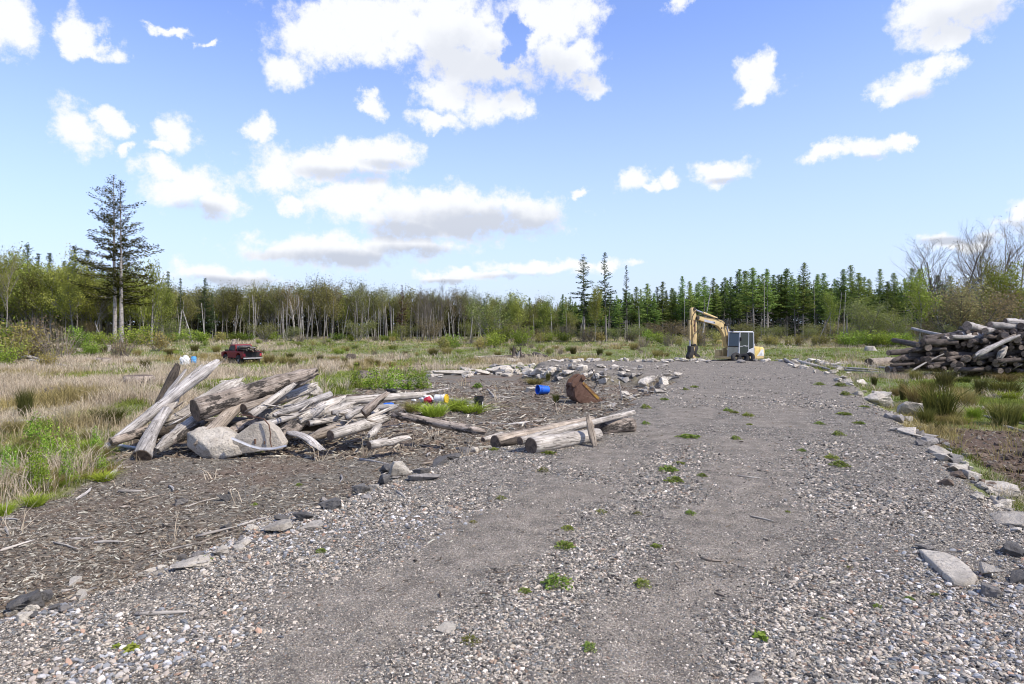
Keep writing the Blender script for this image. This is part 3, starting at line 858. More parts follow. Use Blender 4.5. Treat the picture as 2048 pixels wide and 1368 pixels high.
GL = 'weathered logs heaped in the left pile'
plog('long split grey log leaning highest out of the left pile', (224, 888, 13.6), (424, 732, 15.4), 10.5, 10, M_GREY, e0='jag', e1='jag', rough=.07, group=GL, seg=18)
plog('thin split rail lying along the upper side of the long leaning log', (330, 800, 14.9), (402, 732, 15.6), 7, 3, M_GREY, e0='jag', e1='jag', group=GL)
plog('short splinter slab standing behind the long leaning log', (326, 800, 15.4), (368, 744, 15.9), 7, 5, M_GREY, e0='jag', e1='jag', flat=.5, group=GL)
plog('dark barked snag poking up behind the long leaning log', (318, 815, 15.6), (352, 738, 16.2), 11, 8.5, M_DARK, e0='cut', e1='jag', rough=.12, group=GL)
plog('grey forked log end sloping down to the ground at the front left of the pile', (285, 913, 12.75), (333, 820, 14.0), 17, 9, M_GREY, bend=.05, rough=.07, group=GL, seg=20)
plog('upper half of the bent grey log behind the sloping front log', (330, 826, 14.3), (352, 794, 15.0), 12, 9, M_PALE, e0='jag', e1='jag', rough=.10, group=GL)
plog('short barky log with a hollow dark end at the left tip of the pile', (222, 884, 13.5), (300, 858, 14.1), 9, 9, M_BARK, e0='cut', group=GL)
plog('largest log of the left pile with a tall sawn end and patchy dark bark', (390, 821, 13.4), (616, 748, 15.4), 21, 12, M_BARK, e1='jag', rough=.07, group=GL, seg=22, flat=1.08, knots=6)
plog('bone pale log whose swollen end shows above the largest log', (336, 846, 14.4), (466, 772, 15.6), 10, 18, M_PALE, e0='jag', e1='jag', rough=.10, group=GL)
plog('smooth tan log propped beneath the largest log', (408, 878, 13.1), (486, 800, 14.2), 14, 12, M_TAN, e0='jag', rough=.06, group=GL)
plog('frayed splintery log between the pale boulder and the sloping front log', (326, 892, 13.0), (396, 836, 13.9), 12.5, 11, M_PALE, e0='jag', e1='jag', rough=.20, group=GL, knots=6)
plog('second frayed log lying close behind the boulder', (352, 880, 13.2), (400, 850, 13.8), 10, 10, M_BARK, e0='jag', e1='jag', rough=.2, group=GL)
plog('round sawn log end under the middle of the largest log', (488, 819, 13.9), (566, 796, 14.7), 12, 11, M_TAN, group=GL)
plog('slim straight pole with a small sawn end crossing the middle of the pile', (500, 832, 13.5), (584, 772, 14.7), 8, 6.5, M_PALE, e1='jag', group=GL)
plog('knotty barked log lying under the slim pole', (496, 796, 14.5), (612, 758, 15.4), 13, 10, M_BARK, e0='jag', e1='jag', rough=.14, group=GL)
plog('grey pole with a neat round tip pointing up right over the pile', (560, 826, 14.0), (661, 789, 15.2), 7.5, 7, M_GREY, e0='jag', group=GL)
plog('lower grey pole resting just above the concrete slab', (528, 850, 13.6), (616, 824, 14.6), 7, 7, M_GREY, e0='jag', e1='jag', rough=.08, group=GL)
plog('lumpy pale log with dark knots at the right shoulder of the pile', (614, 832, 14.2), (676, 803, 15.2), 13, 11, M_PALE, e0='jag', e1='jag', rough=.16, knots=6, group=GL)
plog('lumpy grey log lying behind the knotted pale one', (650, 830, 14.6), (700, 812, 15.0), 11, 9, M_PALE, e0='jag', e1='jag', rough=.16, knots=5, group=GL)
plog('thin pale log lying above the big log with the round sawn end', (618, 847, 13.9), (752, 826, 14.9), 6, 5, M_PALE, e0='cut', bend=.03, group=GL)
plog('thick pale log with a round brown sawn end at the front right of the pile', (661, 871, 13.3), (766, 838, 14.5), 11, 11.5, M_PALE, e1='jag', rough=.06, group=GL, seg=20, knots=5)
plog('half hidden log with a rotten end beneath the thin pale log', (628, 872, 13.5), (700, 846, 14.3), 10, 9, M_TAN, e0='jag', e1='jag', rough=.12, group=GL)
plog('straight pale log lying behind the pile toward the white pail', (684, 803, 16.0), (838, 790, 17.2), 8.5, 7, M_PALE, e0='jag', e1='jag', rough=.05, group=GL)
plog('long dark sided log running right from the pile to the bare dirt', (740, 820, 14.9), (956, 862, 13.8), 6.5, 9, M_BARK, e0='jag', e1='jag', rough=.09, group=GL, knots=6)
plog('short round log lying alone on the wood litter in front of the pile', (738, 891, 12.7), (806, 877, 13.2), 9, 7.5, M_PALE, e1='jag', rough=.09, group=GL)
plog('broken dark branch stub lying on the short lone log', (770, 882, 12.9), (812, 868, 13.3), 5, 3, M_DARK, e0='jag', e1='jag', rough=.15, group=GL)
plog('curved grey slab of split wood lying in front of the pile', (582, 866, 13.6), (638, 896, 12.9), 12, 11, M_GREY, e0='jag', e1='jag', flat=.35, rough=.14, sag=.07, group=GL)
plog('grey log lying low behind the blue jug', (680, 822, 15.1), (786, 812, 15.6), 6, 5, M_GREY, e0='jag', e1='jag', group=GL)
plog('short upright broken stub at the right end of the pile', (742, 832, 14.6), (752, 822, 14.7), 8, 5, M_PALE, e1='jag', group=GL)
plog('small grey log half buried in front of the pile near the lone log', (742, 868, 13.6), (758, 853, 13.9), 7, 6, M_PALE, e0='jag', e1='jag', group=GL)
plog('pale broken log between the white rock and the largest log', (560, 800, 15.2), (622, 776, 15.8), 10, 9, M_PALE, e0='jag', e1='jag', rough=.14, group=GL)
plog('rotten root chunk sunk in the middle of the pile', (470, 862, 13.7), (510, 846, 14.2), 14, 10, M_BARK, e0='jag', e1='jag', rough=.25, group=GL, knots=8)
plog('rotten brown chunk below the lower grey pole', (562, 872, 13.6), (600, 852, 14.0), 13, 11, M_BARK, e0='jag', e1='jag', rough=.22, group=GL, knots=8)
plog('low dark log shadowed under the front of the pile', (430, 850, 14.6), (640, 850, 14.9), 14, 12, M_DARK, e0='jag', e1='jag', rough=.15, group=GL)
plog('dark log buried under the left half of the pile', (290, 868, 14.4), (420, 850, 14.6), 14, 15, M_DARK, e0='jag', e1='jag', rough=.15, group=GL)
for k in range(20):
    cx = random.uniform(520, 740); cy = np.interp(cx, [520, 650, 740], [842, 838, 846]) + random.uniform(-26, 16)
    d = random.uniform(13.8, 14.9); ln = random.uniform(26, 64); an = random.gauss(.35, .3); r_ = random.uniform(4, 9)
    plog('lumpy broken log jumbled in the right half of the left pile', (cx, cy, d), (cx + ln * math.cos(an), cy - ln * math.sin(an), d + random.uniform(.1, .7)), r_, r_ * .75,
         random.choice([M_PALE, M_GREY, M_BARK, M_PALE]), e0=random.choice(['jag', 'jag', 'cut']), e1='jag', rough=.16, seg=12, group='lumpy broken logs in the right half of the pile', knots=5, bend=random.uniform(-.04, .04))
for k in range(46):                        # broken branches caught between the logs
    cx = random.uniform(290, 770); cy = np.interp(cx, [290, 420, 560, 650, 770], [845, 835, 822, 838, 850]) + random.uniform(-22, 24)
    d = random.uniform(13.5, 14.8); ln = random.uniform(18, 52); an = random.uniform(-.3, .9)
    plog('thin broken branch caught among the logs of the left pile', (cx, cy, d), (cx + ln * math.cos(an), cy - ln * math.sin(an), d + random.uniform(-.3, .5)), random.uniform(1.3, 3.0), .7,
         random.choice([M_PALE, M_GREY, M_TAN]), e0='jag', e1='jag', bend=random.uniform(-.05, .05), seg=7, name='stick', cat='stick', group='broken branches in the left pile', knots=1, rough=.12)

for k in range(46):
    px = random.uniform(540, 800); py = random.uniform(862, 892) - max(0, px - 700) * .12
    A = G(px, py) + Vector((0, 0, random.uniform(.01, .10))); an = random.uniform(-.8, 1.2); l = random.uniform(.15, .5)
    log('stick', 'broken pale stick in the splinters below the right half of the pile', A, A + Vector((l * math.cos(an), l * math.sin(an), random.uniform(-.02, .14))), random.uniform(.008, .022), .006, random.choice([M_PALE, M_GREY, M_TAN]), seg=6, cat='stick', e0='jag', e1='jag',
        group='splinters below the right half of the pile', bend=random.uniform(-.05, .05), knots=1, rough=.15)
GR_ = 'logs lying beside the gravel road'
def ground_log(label, a, b, r0, r1, mat, lift0=0.0, lift1=0.0, **kw):
    A, B = G(*a), G(*b)
    ra, rb = r0 * px2m(A.y), r1 * px2m(B.y)
    A = A + Vector((0, 0, ra * .8 + lift0)); B = B + Vector((0, 0, rb * .8 + lift1))
    return log(kw.pop('name', 'log'), label, A, B, ra, rb, mat, **kw)
ground_log('front roadside log with a hollow blackened end', (1062, 906), (1196, 880), 17, 13, M_PALE, end=M_END, rough=.04, group=GR_, seg=20)
ground_log('rear roadside log with a dark round end and short cut marks', (990, 895), (1184, 852), 13.5, 11, M_TAN, rough=.04, group=GR_, seg=20)
plog('slim peeling pole resting along the top of the two roadside logs', (1040, 882, 11.95), (1268, 825, 14.4), 8.5, 5, M_PALE, e0='cut', e1='cut', rough=.08, group=GR_, bend=.03, knots=5)
ground_log('short charred log with a flat sawn face at the right end of the roadside logs', (1196, 868), (1264, 862), 13, 15, M_BARK, rough=.06, group=GR_)
ground_log('thin pale log end just left of the rear roadside log', (966, 884), (1005, 872), 5, 5, M_PALE, group=GR_)
plog('flat stake of rotten wood leaning against the front roadside log', (1187, 884, 12.45), (1177, 842, 12.6), 8.5, 6.5, M_TAN, e0='jag', e1='jag', flat=.5, rough=.14, group=GR_)
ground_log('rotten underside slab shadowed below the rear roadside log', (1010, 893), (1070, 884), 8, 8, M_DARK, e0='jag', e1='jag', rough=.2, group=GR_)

# the tall stack at the right : every log a log
GS = 'logs in the tall stack at the right edge'
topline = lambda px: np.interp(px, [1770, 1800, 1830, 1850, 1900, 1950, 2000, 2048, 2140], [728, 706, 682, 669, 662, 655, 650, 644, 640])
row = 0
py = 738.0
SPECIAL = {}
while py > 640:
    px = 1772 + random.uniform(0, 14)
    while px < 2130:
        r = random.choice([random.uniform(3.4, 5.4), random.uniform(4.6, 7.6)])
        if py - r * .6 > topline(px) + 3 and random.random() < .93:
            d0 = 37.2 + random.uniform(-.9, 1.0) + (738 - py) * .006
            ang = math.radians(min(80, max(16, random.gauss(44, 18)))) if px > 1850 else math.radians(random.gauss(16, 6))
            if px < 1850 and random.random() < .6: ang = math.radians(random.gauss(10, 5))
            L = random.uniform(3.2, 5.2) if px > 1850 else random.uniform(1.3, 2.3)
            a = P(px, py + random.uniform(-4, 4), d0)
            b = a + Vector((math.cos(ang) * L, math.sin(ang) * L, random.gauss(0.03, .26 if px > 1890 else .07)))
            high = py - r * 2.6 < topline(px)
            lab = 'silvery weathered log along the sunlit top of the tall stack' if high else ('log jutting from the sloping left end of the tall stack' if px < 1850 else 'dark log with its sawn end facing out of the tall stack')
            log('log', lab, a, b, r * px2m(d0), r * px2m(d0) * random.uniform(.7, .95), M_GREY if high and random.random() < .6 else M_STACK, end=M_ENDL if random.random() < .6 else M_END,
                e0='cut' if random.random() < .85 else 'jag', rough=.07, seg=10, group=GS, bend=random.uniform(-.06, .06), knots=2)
            px += r * random.uniform(1.95, 2.6)
        else:
            px += 9
    py -= random.uniform(7.6, 9.0)
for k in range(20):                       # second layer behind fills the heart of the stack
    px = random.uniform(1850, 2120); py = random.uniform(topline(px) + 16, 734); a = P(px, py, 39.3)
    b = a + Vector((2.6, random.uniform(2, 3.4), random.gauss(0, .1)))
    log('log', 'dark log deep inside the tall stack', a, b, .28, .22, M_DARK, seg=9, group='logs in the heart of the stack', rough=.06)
plog('long crooked silver log leaning across the face of the tall stack', (1958, 708, 36.0), (2036, 672, 36.3), 6, 3, M_GREY, e0='jag', e1='jag', bend=.12, rough=.08, group=GS)
plog('tan log lying on top of the crooked leaning log', (1988, 691, 36.4), (2030, 672, 36.7), 3.5, 4.5, M_TAN, e0='jag', group=GS)
plog('forked bare branch leaning on the lower left of the stack', (1825, 741, 36.0), (1887, 708, 36.8), 2.2, 1.2, M_GREY, e0='jag', e1='jag', bend=.08, seg=7, name='branch', cat='branch')
plog('long log sticking out left at mid height of the stack', (1776, 706, 37.0), (1852, 699, 37.4), 5.5, 6.5, M_STACK, end=M_ENDL, e1='jag', group=GS)
plog('sloping log reaching down the left end of the stack', (1786, 722, 36.9), (1846, 694, 37.6), 4.5, 4.5, M_STACK, e0='jag', e1='jag', group=GS)
plog('long sloping pole near the top left corner of the stack', (1836, 690, 36.8), (1878, 672, 37.4), 5, 5, M_STACK, end=M_ENDL, group=GS)
plog('topmost silver log with a broad splayed butt on the stack', (1934, 652, 37.5), (1990, 663, 39.5), 9, 6, M_GREY, end=M_ENDL, rough=.1, group=GS)
plog('pale log lying crosswise at the crest of the stack', (1980, 650, 37.6), (2048, 655, 38.0), 7, 5, M_GREY, end=M_ENDL, group=GS)
plog('wind bleached log at the upper right crest of the stack', (2010, 643, 37.9), (2090, 648, 38.2), 6, 6, M_GREY, group=GS)
plog('white peeled log end hanging low in the stack face', (2002, 712, 36.6), (2010, 694, 36.9), 6, 5, M_PALE, e0='jag', rough=.15, group=GS)
ground_log('fat sawn log lying apart at the left foot of the stack', (1738, 733), (1790, 729), 9, 8, M_TAN, end=M_END)
for (a, b, r, lb) in [((1592, 724), (1640, 735), 3.2, 'pale pole lying nearest the road end among the pole heap'), ((1600, 727), (1660, 741), 3, 'second pale pole of the heap by the road end'),
        ((1622, 722), (1690, 738), 3, 'grey pole lying across the heap right of the road end'), ((1640, 731), (1736, 729), 2.6, 'long level pole between the road end and the sawn log'),
        ((1660, 736), (1752, 741), 2.4, 'thin pole lying low before the sawn log'), ((1570, 722), (1588, 732), 3.4, 'stubby pole at the rim of the road end'), ((1690, 742), (1790, 748), 2.2, 'thin grey pole on the grass before the stack'),
        ((1740, 735), (1800, 741), 3, 'crooked pole lying under the sawn log')]:
    ground_log(lb, a, b, r, r * .8, M_GREY, seg=9, e1='jag', name='pole', cat='pole', group='loose poles right of the road end')
for (a, b, r, lb) in [((1960, 748), (2010, 724), 1.4, 'thin bare stick leaning in grass before the stack'), ((2000, 752), (2046, 728), 1.6, 'second bare stick leaning in grass before the stack')]:
    A, B = G(*a), P(b[0], b[1], 35.5)
    log('stick', lb, A, B, .04, .02, M_GREY, seg=6, cat='stick', e0='jag', e1='jag')

# fallen trunk at the left edge, stumps
ground_log('fallen bare trunk lying across the dry grass at the left edge', (-60, 716), (62, 727), 4.5, 3.5, M_PALE, lift0=.55, lift1=.35, e1='jag', name='fallen_trunk', cat='fallen trunk')
ground_log('fallen top branch continuing from the bare trunk at the left', (54, 724), (134, 735), 3, 1.6, M_PALE, lift0=.4, lift1=.05, e0='jag', e1='jag', name='branch', cat='branch')
ground_log('short side branch beside the fallen top branch', (60, 729), (125, 732), 2, 1, M_PALE, lift0=.3, lift1=.1, e0='jag', e1='jag', name='branch', cat='branch')
for k in range(5):
    a = random.uniform(-1, 1)
    A = G(68, 733) + Vector((0, 0, .2))
    log('branch', 'dead twig fanning from the root of the fallen branch', A, A + Vector((math.sin(a) * .7, -.2, -.12 + .25 * math.cos(a * 2))), .025, .01, M_PALE, seg=6, cat='branch', e0='jag', e1='jag', group='dead twigs under the fallen branch')
def stump(label, px, py, wpx, hpx, mat=M_BARK):
    b = G(px, py); d = b.y; r = wpx / 2 * px2m(d); h = hpx * px2m(d)
    o = log('stump', label, b - Vector((0, 0, .1)), b + Vector((random.uniform(-.05, .05), 0, h)), r * 1.25, r, mat, e0='none', e1='cut', rough=.22, seg=20, cat='stump', knots=7)
    return o
stump('low wide rotten stump in the tall dry grass left of the log pile', 278, 775, 40, 24)
stump('dark low stump nearest the rush tuft in the dry grass', 112, 790, 34, 12, M_DARK)
stump('grey stump right behind the bright green ferny patch', 737, 757, 32, 14)
stump('small cut stump in the far field left of the wrapped bundle', 208, 727, 20, 11)
stump('small dark stump in the far field right of the red pickup', 702, 718, 14, 10, M_DARK)
stump('short stump in the field just below the far right bushes', 1852, 702, 14, 9, M_DARK)
stump('tall pale stump in the far field above the pickup', 469, 690, 8, 12)
stump('ragged low stump beside the green patch behind the pile', 512, 712, 22, 8)
stump('white broken stump on the green marsh right of the excavator', 1740, 701, 14, 9, M_PALE)
stump('bright broken stump standing in the far left field', 217, 703, 6, 13, M_PALE)
stump('low broken stump left of the white broken stump', 158, 704, 10, 8)
stump('grey stump at the edge of the bushes behind the wrapped bundle', 378, 681, 6, 10)
# upturned root snag in mid field
b = G(1032, 716)
rs = tag(empty('root_snag', b), 'upturned charred root wad standing in the middle field', 'root snag')
for k in range(15):
    a = random.uniform(0, 6.28); h = random.uniform(.3, 1.25) * (1 if k < 8 else .5)
    p0 = Vector((random.uniform(-.5, .9), random.uniform(-.25, .25), 0)); p1 = p0 * .5 + Vector((math.cos(a) * .35 + (.6 if k > 10 else 0), math.sin(a) * .3, h))
    me = MB().tube([p0, (p0 + p1) / 2 + Vector((random.uniform(-.1, .1), 0, 0)), p1], [.17, .13, .05], 7)
    me.build('root', random.choice([M_DARK, M_DARK, M_BARK, M_GREY]), rs, smooth=True)
ground_log('charred pole lying left of the upturned root wad', (962, 719), (1060, 712), 3, 2.5, M_DARK, e0='jag', e1='jag')
ground_log('pale thin pole lying in the grass in front of the root wad', (950, 716), (1010, 713), 1.8, 1.5, M_PALE, e0='jag', e1='jag')
ground_log('charred root slab right of the upturned root wad', (1068, 712), (1094, 716), 5, 3, M_DARK, e0='jag', e1='jag')

# loose sticks on the ground
def gstick(a, b, r, label, mat=M_PALE, group=None, **kw):
    return ground_log(label, a, b, r, r * .6, mat, seg=7, e0='jag', e1='jag', name='stick', cat='stick', group=group, bend=random.uniform(-.03, .03), knots=2, rough=.15, **kw)
for (a, b, r, lb, mt) in [((276, 1232), (384, 1226), 5, 'driftwood stick lying on the coarse gravel at the lower left', M_PALE), ((150, 942), (186, 905), 3.5, 'curved grey root arching from the grass left of the pile', M_GREY),
        ((186, 905), (230, 890), 3, 'upper part of a grey root running toward the pile', M_GREY), ((212, 963), (240, 935), 6, 'crooked bleached root on the wood litter below the pile', M_PALE),
        ((190, 940), (262, 936), 3, 'straight pale stick above the crooked bleached root', M_PALE), ((147, 957), (170, 928), 4, 'short grey stub beside the arching root', M_GREY),
        ((240, 985), (288, 984), 4, 'flat pale board scrap on the wood litter', M_PALE), ((155, 1000), (182, 978), 4, 'bleached forked scrap at the edge of the left grass', M_GREY),
        ((1020, 850), (1090, 842), 2.5, 'thin branch on the dirt left of the roadside logs', M_GREY), ((1048, 838), (1086, 836), 3, 'dark stick lying above the roadside logs', M_DARK),
        ((880, 800), (950, 808), 4, 'grey branch between the white pail and the black pail', M_GREY), ((986, 795), (1020, 797), 2.6, 'pale stick right of the black pail', M_PALE),
        ((975, 780), (990, 796), 2, 'tilted twig right of the black pail', M_PALE), ((900, 815), (945, 814), 3, 'grey stick just left of the black pail base', M_GREY),
        ((838, 790), (900, 778), 3, 'grey branch above the white pail', M_GREY), ((960, 848), (1075, 850), 2, 'long thin stick on the dirt beyond the dark sided log', M_GREY),
        ((1408, 1120), (1440, 1124), 3.4, 'brown stick lying on the right wheel track', M_TAN), ((1505, 1035), (1545, 1043), 2.4, 'small stick on the road right of center', M_PALE),
        ((1478, 953), (1520, 957), 2, 'pale sliver lying across the far road', M_PALE), ((6, 928), (32, 945), 3, 'dark stick stuck in the grass at the left edge', M_TAN),
        ((0, 1062), (50, 1058), 3, 'pale stick at the left edge of the wood litter', M_PALE), ((140, 1080), (200, 1075), 3, 'grey twig bundle on the wood litter at left', M_GREY),
        ((200, 1075), (208, 1084), 3, 'short tan chip beside the grey twig', M_TAN), ((1245, 805), (1238, 762), 2.5, 'thin rod sticking up beside the rusty bucket', M_GREY),
        ((720, 920), (780, 930), 2.5, 'thin stick on the litter below the lone log', M_GREY), ((795, 985), (812, 998), 3, 'short stick by the pale road edge rock', M_PALE),
        ((1970, 835), (2060, 852), 3, 'pale branch lying on the wet grass at the right edge', M_PALE), ((1965, 815), (1978, 832), 2.4, 'short twig in the wet grass at the right', M_PALE),
        ((2010, 855), (2060, 868), 3.2, 'second pale branch on the wet grass at the right edge', M_PALE), ((1880, 845), (1920, 850), 4, 'pale wood scrap beside the bright small tuft', M_PALE),
        ((385, 862), (420, 858), 2, 'stick under the front of the pile', M_PALE), ((10, 845), (60, 842), 3, 'grey stick at the edge of the tall dry grass', M_GREY),
        ((62, 842), (92, 836), 4, 'bleached wood slab at the edge of the green strip', M_PALE), ((480, 755), (500, 742), 3, 'short pale stick in the grass above the pile', M_PALE),
        ((440, 765), (480, 760), 2, 'thin long pale stick in the grass above the pile', M_PALE)]:
    if 'rod sticking' in lb:
        A = G(*a); log('rod', lb, A, P(b[0], b[1], A.y + .2), .022, .018, M_GREY, seg=8, cat='rod', rough=.02, knots=0)
    else: gstick(a, b, r, lb, mt)
for k in range(64):
    while True:
        d = math.exp(random.uniform(math.log(6.5), math.log(24))); x = random.uniform(-.76, .12) * d
        if inpoly(np.array([x]), np.array([d]), YARD)[0] and road_sd(x, d) > .3 and not (10.8 < d < 17 and -10 < x < -3): break
    an = random.gauss(0, .7); l = random.uniform(.10, .42) * (1 + d * .03)
    A = Vector((x, d, h1(x, d) + .02)); B = A + Vector((l * math.cos(an), l * math.sin(an), 0)); B.z = h1(B.x, B.y) + .03
    log('stick', 'bleached stick scattered on the wood litter of the yard', A, B, random.uniform(.008, .026), .008, random.choice([M_PALE, M_GREY, M_TAN, M_PALE]), seg=6, cat='stick', e0='jag', e1='jag',
        group='sticks scattered over the yard', bend=random.uniform(-.06, .06), knots=1, rough=.15)

# ------------------------------------------------------------------ rocks
def rock_mesh(seed, cuts=9, sub=3, rough=.06, squash=(1, 1, 1)):
    r = random.Random(seed)
    bm = bmesh.new(); bmesh.ops.create_icosphere(bm, subdivisions=sub, radius=1)
    pls = []
    for _ in range(cuts):
        n = Vector((r.gauss(0, 1), r.gauss(0, 1), r.gauss(0, 1))).normalized(); pls.append((n, r.uniform(.45, .82)))
    o = Vector((seed * 3.1, seed * 1.7, 0))
    for v in bm.verts:
        for n, dd in pls:
            k = v.co.dot(n) - dd
            if k > 0: v.co -= n * k
        c = v.co.copy()
        v.co += c.normalized() * rough * (mnoise.noise(c * 2.4 + o) + .6 * mnoise.noise(c * 6 + o) + .3 * mnoise.noise(c * 15 + o))
        v.co = Vector((v.co.x * squash[0], v.co.y * squash[1], v.co.z * squash[2]))
    me = bpy.data.meshes.new('rock'); bm.to_mesh(me); bm.free()
    for p in me.polygons: p.use_smooth = True
    me.set_sharp_from_angle(angle=math.radians(24))
    return me
def block_mesh(seed, npts=11, rough=.05):
    r = random.Random(seed * 7 + 1); bm = bmesh.new()
    for k in range(npts):
        p = Vector((r.uniform(-1, 1), r.uniform(-1, 1), r.uniform(-1, 1)))
        m_ = max(abs(p.x), abs(p.y), abs(p.z)); p = p / m_ * r.uniform(.8, 1.0) * .92
        bm.verts.new(p)
    h_ = bmesh.ops.convex_hull(bm, input=bm.verts)
    bmesh.ops.delete(bm, geom=[g for g in h_['geom_interior'] if isinstance(g, bmesh.types.BMVert)], context='VERTS')
    bmesh.ops.bevel(bm, geom=bm.edges[:], offset=.06, segments=2, affect='EDGES', profile=.5, clamp_overlap=True)
    bmesh.ops.triangulate(bm, faces=bm.faces[:])
    for _ in range(3):
        le = [e for e in bm.edges if e.calc_length() > .16]
        if le: bmesh.ops.subdivide_edges(bm, edges=le, cuts=1)
        bmesh.ops.triangulate(bm, faces=bm.faces[:])
    o = Vector((seed * 2.3, 0, seed))
    for v in bm.verts:
        c = v.co.copy(); v.co += c.normalized() * rough * (mnoise.noise(c * 3 + o) + .7 * mnoise.noise(c * 8 + o) + .4 * mnoise.noise(c * 18 + o))
    me = bpy.data.meshes.new('rock'); bm.to_mesh(me); bm.free()
    for p in me.polygons: p.use_smooth = True
    me.set_sharp_from_angle(angle=math.radians(28))
    return me
RK = [block_mesh(s) if s in (0, 2, 3, 5, 7, 9, 10, 11) else rock_mesh(s, 15, 4, .11) for s in range(12)]
RMESH = {}
def rock(label, px, py, wpx, hpx, mat=M_CONC, name='rock', cat='rock', group=None, depth=None, sink=.18, var=None, rz=None, tilt=.15):
    """stands with its foot on the ground seen at px,py (py = foot)"""
    b = G(px, py); s = px2m(b.y)
    rx, rzz = wpx / 2 * s * 1.08, hpx / 2 * s * 1.12
    ry = depth if depth else (rx + rzz) * .5
    k = var if var is not None else random.randrange(len(RK))
    key = (k, mat.name)
    if key not in RMESH:
        me = RK[k].copy(); me.materials.append(mat); RMESH[key] = me
    o = bpy.data.objects.new(name, RMESH[key]); COL.objects.link(o)
    q = Quaternion((0, 0, 1), rz if rz is not None else random.uniform(0, 6.28))
    o.scale = (rx, ry, rzz) if rz is not None else (rx, rx * random.uniform(.7, 1), rzz)
    o.rotation_euler = (random.gauss(0, tilt), random.gauss(0, tilt), rz if rz is not None else random.uniform(0, 6.28))
    o.location = b + Vector((0, ry * .3, rzz * (1 - sink * 2) * .8))
    return tag(o, label, cat, group)
def hull_rock(name, label, cat, loc, pts, mat, rough=.018):
    bm = bmesh.new()
    for p in pts: bm.verts.new(p)
    h_ = bmesh.ops.convex_hull(bm, input=bm.verts)
    bmesh.ops.delete(bm, geom=[g for g in h_['geom_interior'] if isinstance(g, bmesh.types.BMVert)], context='VERTS')
    bmesh.ops.bevel(bm, geom=bm.edges[:], offset=.022, segments=2, affect='EDGES', profile=.5, clamp_overlap=True)
    bmesh.ops.triangulate(bm, faces=bm.faces[:])
    for _ in range(5):
        le = [e for e in bm.edges if e.calc_length() > .05]
        if le: bmesh.ops.subdivide_edges(bm, edges=le, cuts=1)
        bmesh.ops.triangulate(bm, faces=bm.faces[:])
    for v in bm.verts:
        c = v.co.copy(); v.co += c.normalized() * rough * (mnoise.noise(c * 5) + .8 * mnoise.noise(c * 13) + .6 * mnoise.noise(c * 30))
    me = bpy.data.meshes.new(name); bm.to_mesh(me); bm.free()
    for p in me.polygons: p.use_smooth = True
    me.set_sharp_from_angle(angle=math.radians(30))
    o = link(name, me, mat); o.location = loc
    return tag(o, label, cat)
bb = G(420, 918); q_ = px2m(bb.y)
hull_rock('boulder', 'large pale angular boulder leaning at the front of the left log pile', 'boulder', bb + Vector((0, .12, -.03)),
    [Vector((x_ * q_, y_, z_ * q_)) for x_, y_, z_ in [(-64, .22, 50), (-36, .20, 62), (6, .22, 62), (36, .15, 50), (62, .02, 24), (59, -.02, 10), (12, -.12, 0), (-22, -.02, 4), (-58, .10, 24), (-46, .02, 52), (-4, -.18, 28), (4, -.17, 12), (30, -.10, 34),
     (-50, .60, 46), (0, .66, 56), (50, .56, 30), (48, .5, 0), (-40, .5, 0)]], M_CONC)
rock('white weathered rock sitting on the back of the log pile', 628, 800, 46, 40, name='boulder', cat='boulder', var=4, rz=1.0, depth=.3)
rock('rounded pale boulder beside the rubble bank near the road', 1294, 775, 40, 30, name='boulder', cat='boulder', var=6, rz=.4)
rock('blocky pale boulder just right of the rounded boulder', 1330, 772, 34, 20, name='boulder', cat='boulder', var=1)
rock('big low concrete lump at the right edge of the road', 1762, 812, 80, 42, name='boulder', cat='boulder', var=6, rz=.2, depth=.55)
rock('concrete slab end sloping down behind the big low lump', 1830, 830, 62, 30, name='boulder', cat='boulder', var=3, rz=-.4, depth=.35)
rock('speckled pale rock at the left road edge beside dark asphalt chunks', 805, 955, 50, 38, var=5, rz=.6, depth=.22)
rock('grey bouldery stone half sunk at the right road edge', 1860, 892, 48, 26, M_CONCG, var=8)
s0 = G(1895, 1142); sp_ = []
for (qx, qy) in [(1832, 1104), (1862, 1108), (1892, 1114), (1918, 1126), (1940, 1142), (1956, 1160), (1950, 1171), (1928, 1175), (1904, 1171), (1884, 1154), (1866, 1136)]:
    w_ = G(qx, qy) - s0; sp_ += [Vector((w_.x, w_.y, .012)), Vector((w_.x * .9, w_.y * .9, .05)), Vector((w_.x * .9, w_.y * .9, -.05))]
hull_rock('slab', 'flat light slab sunk in the gravel at the lower right', 'stone slab', s0, sp_, M_CONC, .008)
rock('pale grey stone beside the flat light slab', 1988, 1155, 42, 30, var=9)
rock('brown grey stone at the upper tip of the flat light slab', 1852, 1102, 38, 18, M_CONCG, var=4)
rock('dark asphalt chunk at the right edge below the pale slab', 2036, 1165, 50, 30, M_ASPH, var=2)
rock('dark cracked asphalt slab at the right edge of the road', 2034, 1110, 70, 30, M_ASPH, var=6)
rock('long pale slab at the right edge above the dark asphalt', 2030, 1052, 80, 22, var=3, rz=-.6, depth=.25)
rock('pale slab higher up the right road edge', 2000, 985, 84, 24, var=7, rz=-.6, depth=.3)
rock('small white stone left of the higher pale slab', 1948, 962, 26, 16, var=5)
rock('dark pointed stone below the higher pale slab', 1958, 998, 30, 14, M_CONCG, var=1)
rock('dark asphalt lump beside the right road edge slabs', 1996, 1010, 34, 20, M_ASPH, var=5)
rock('rounded stone at the right edge below the pale stone', 1985, 1190, 40, 22, M_CONCG, var=3)
rock('large dark asphalt chunk at the left edge of the coarse gravel', 38, 1228, 92, 50, M_ASPH, name='asphalt_chunk', cat='asphalt chunk', var=6, rz=.3, depth=.28)
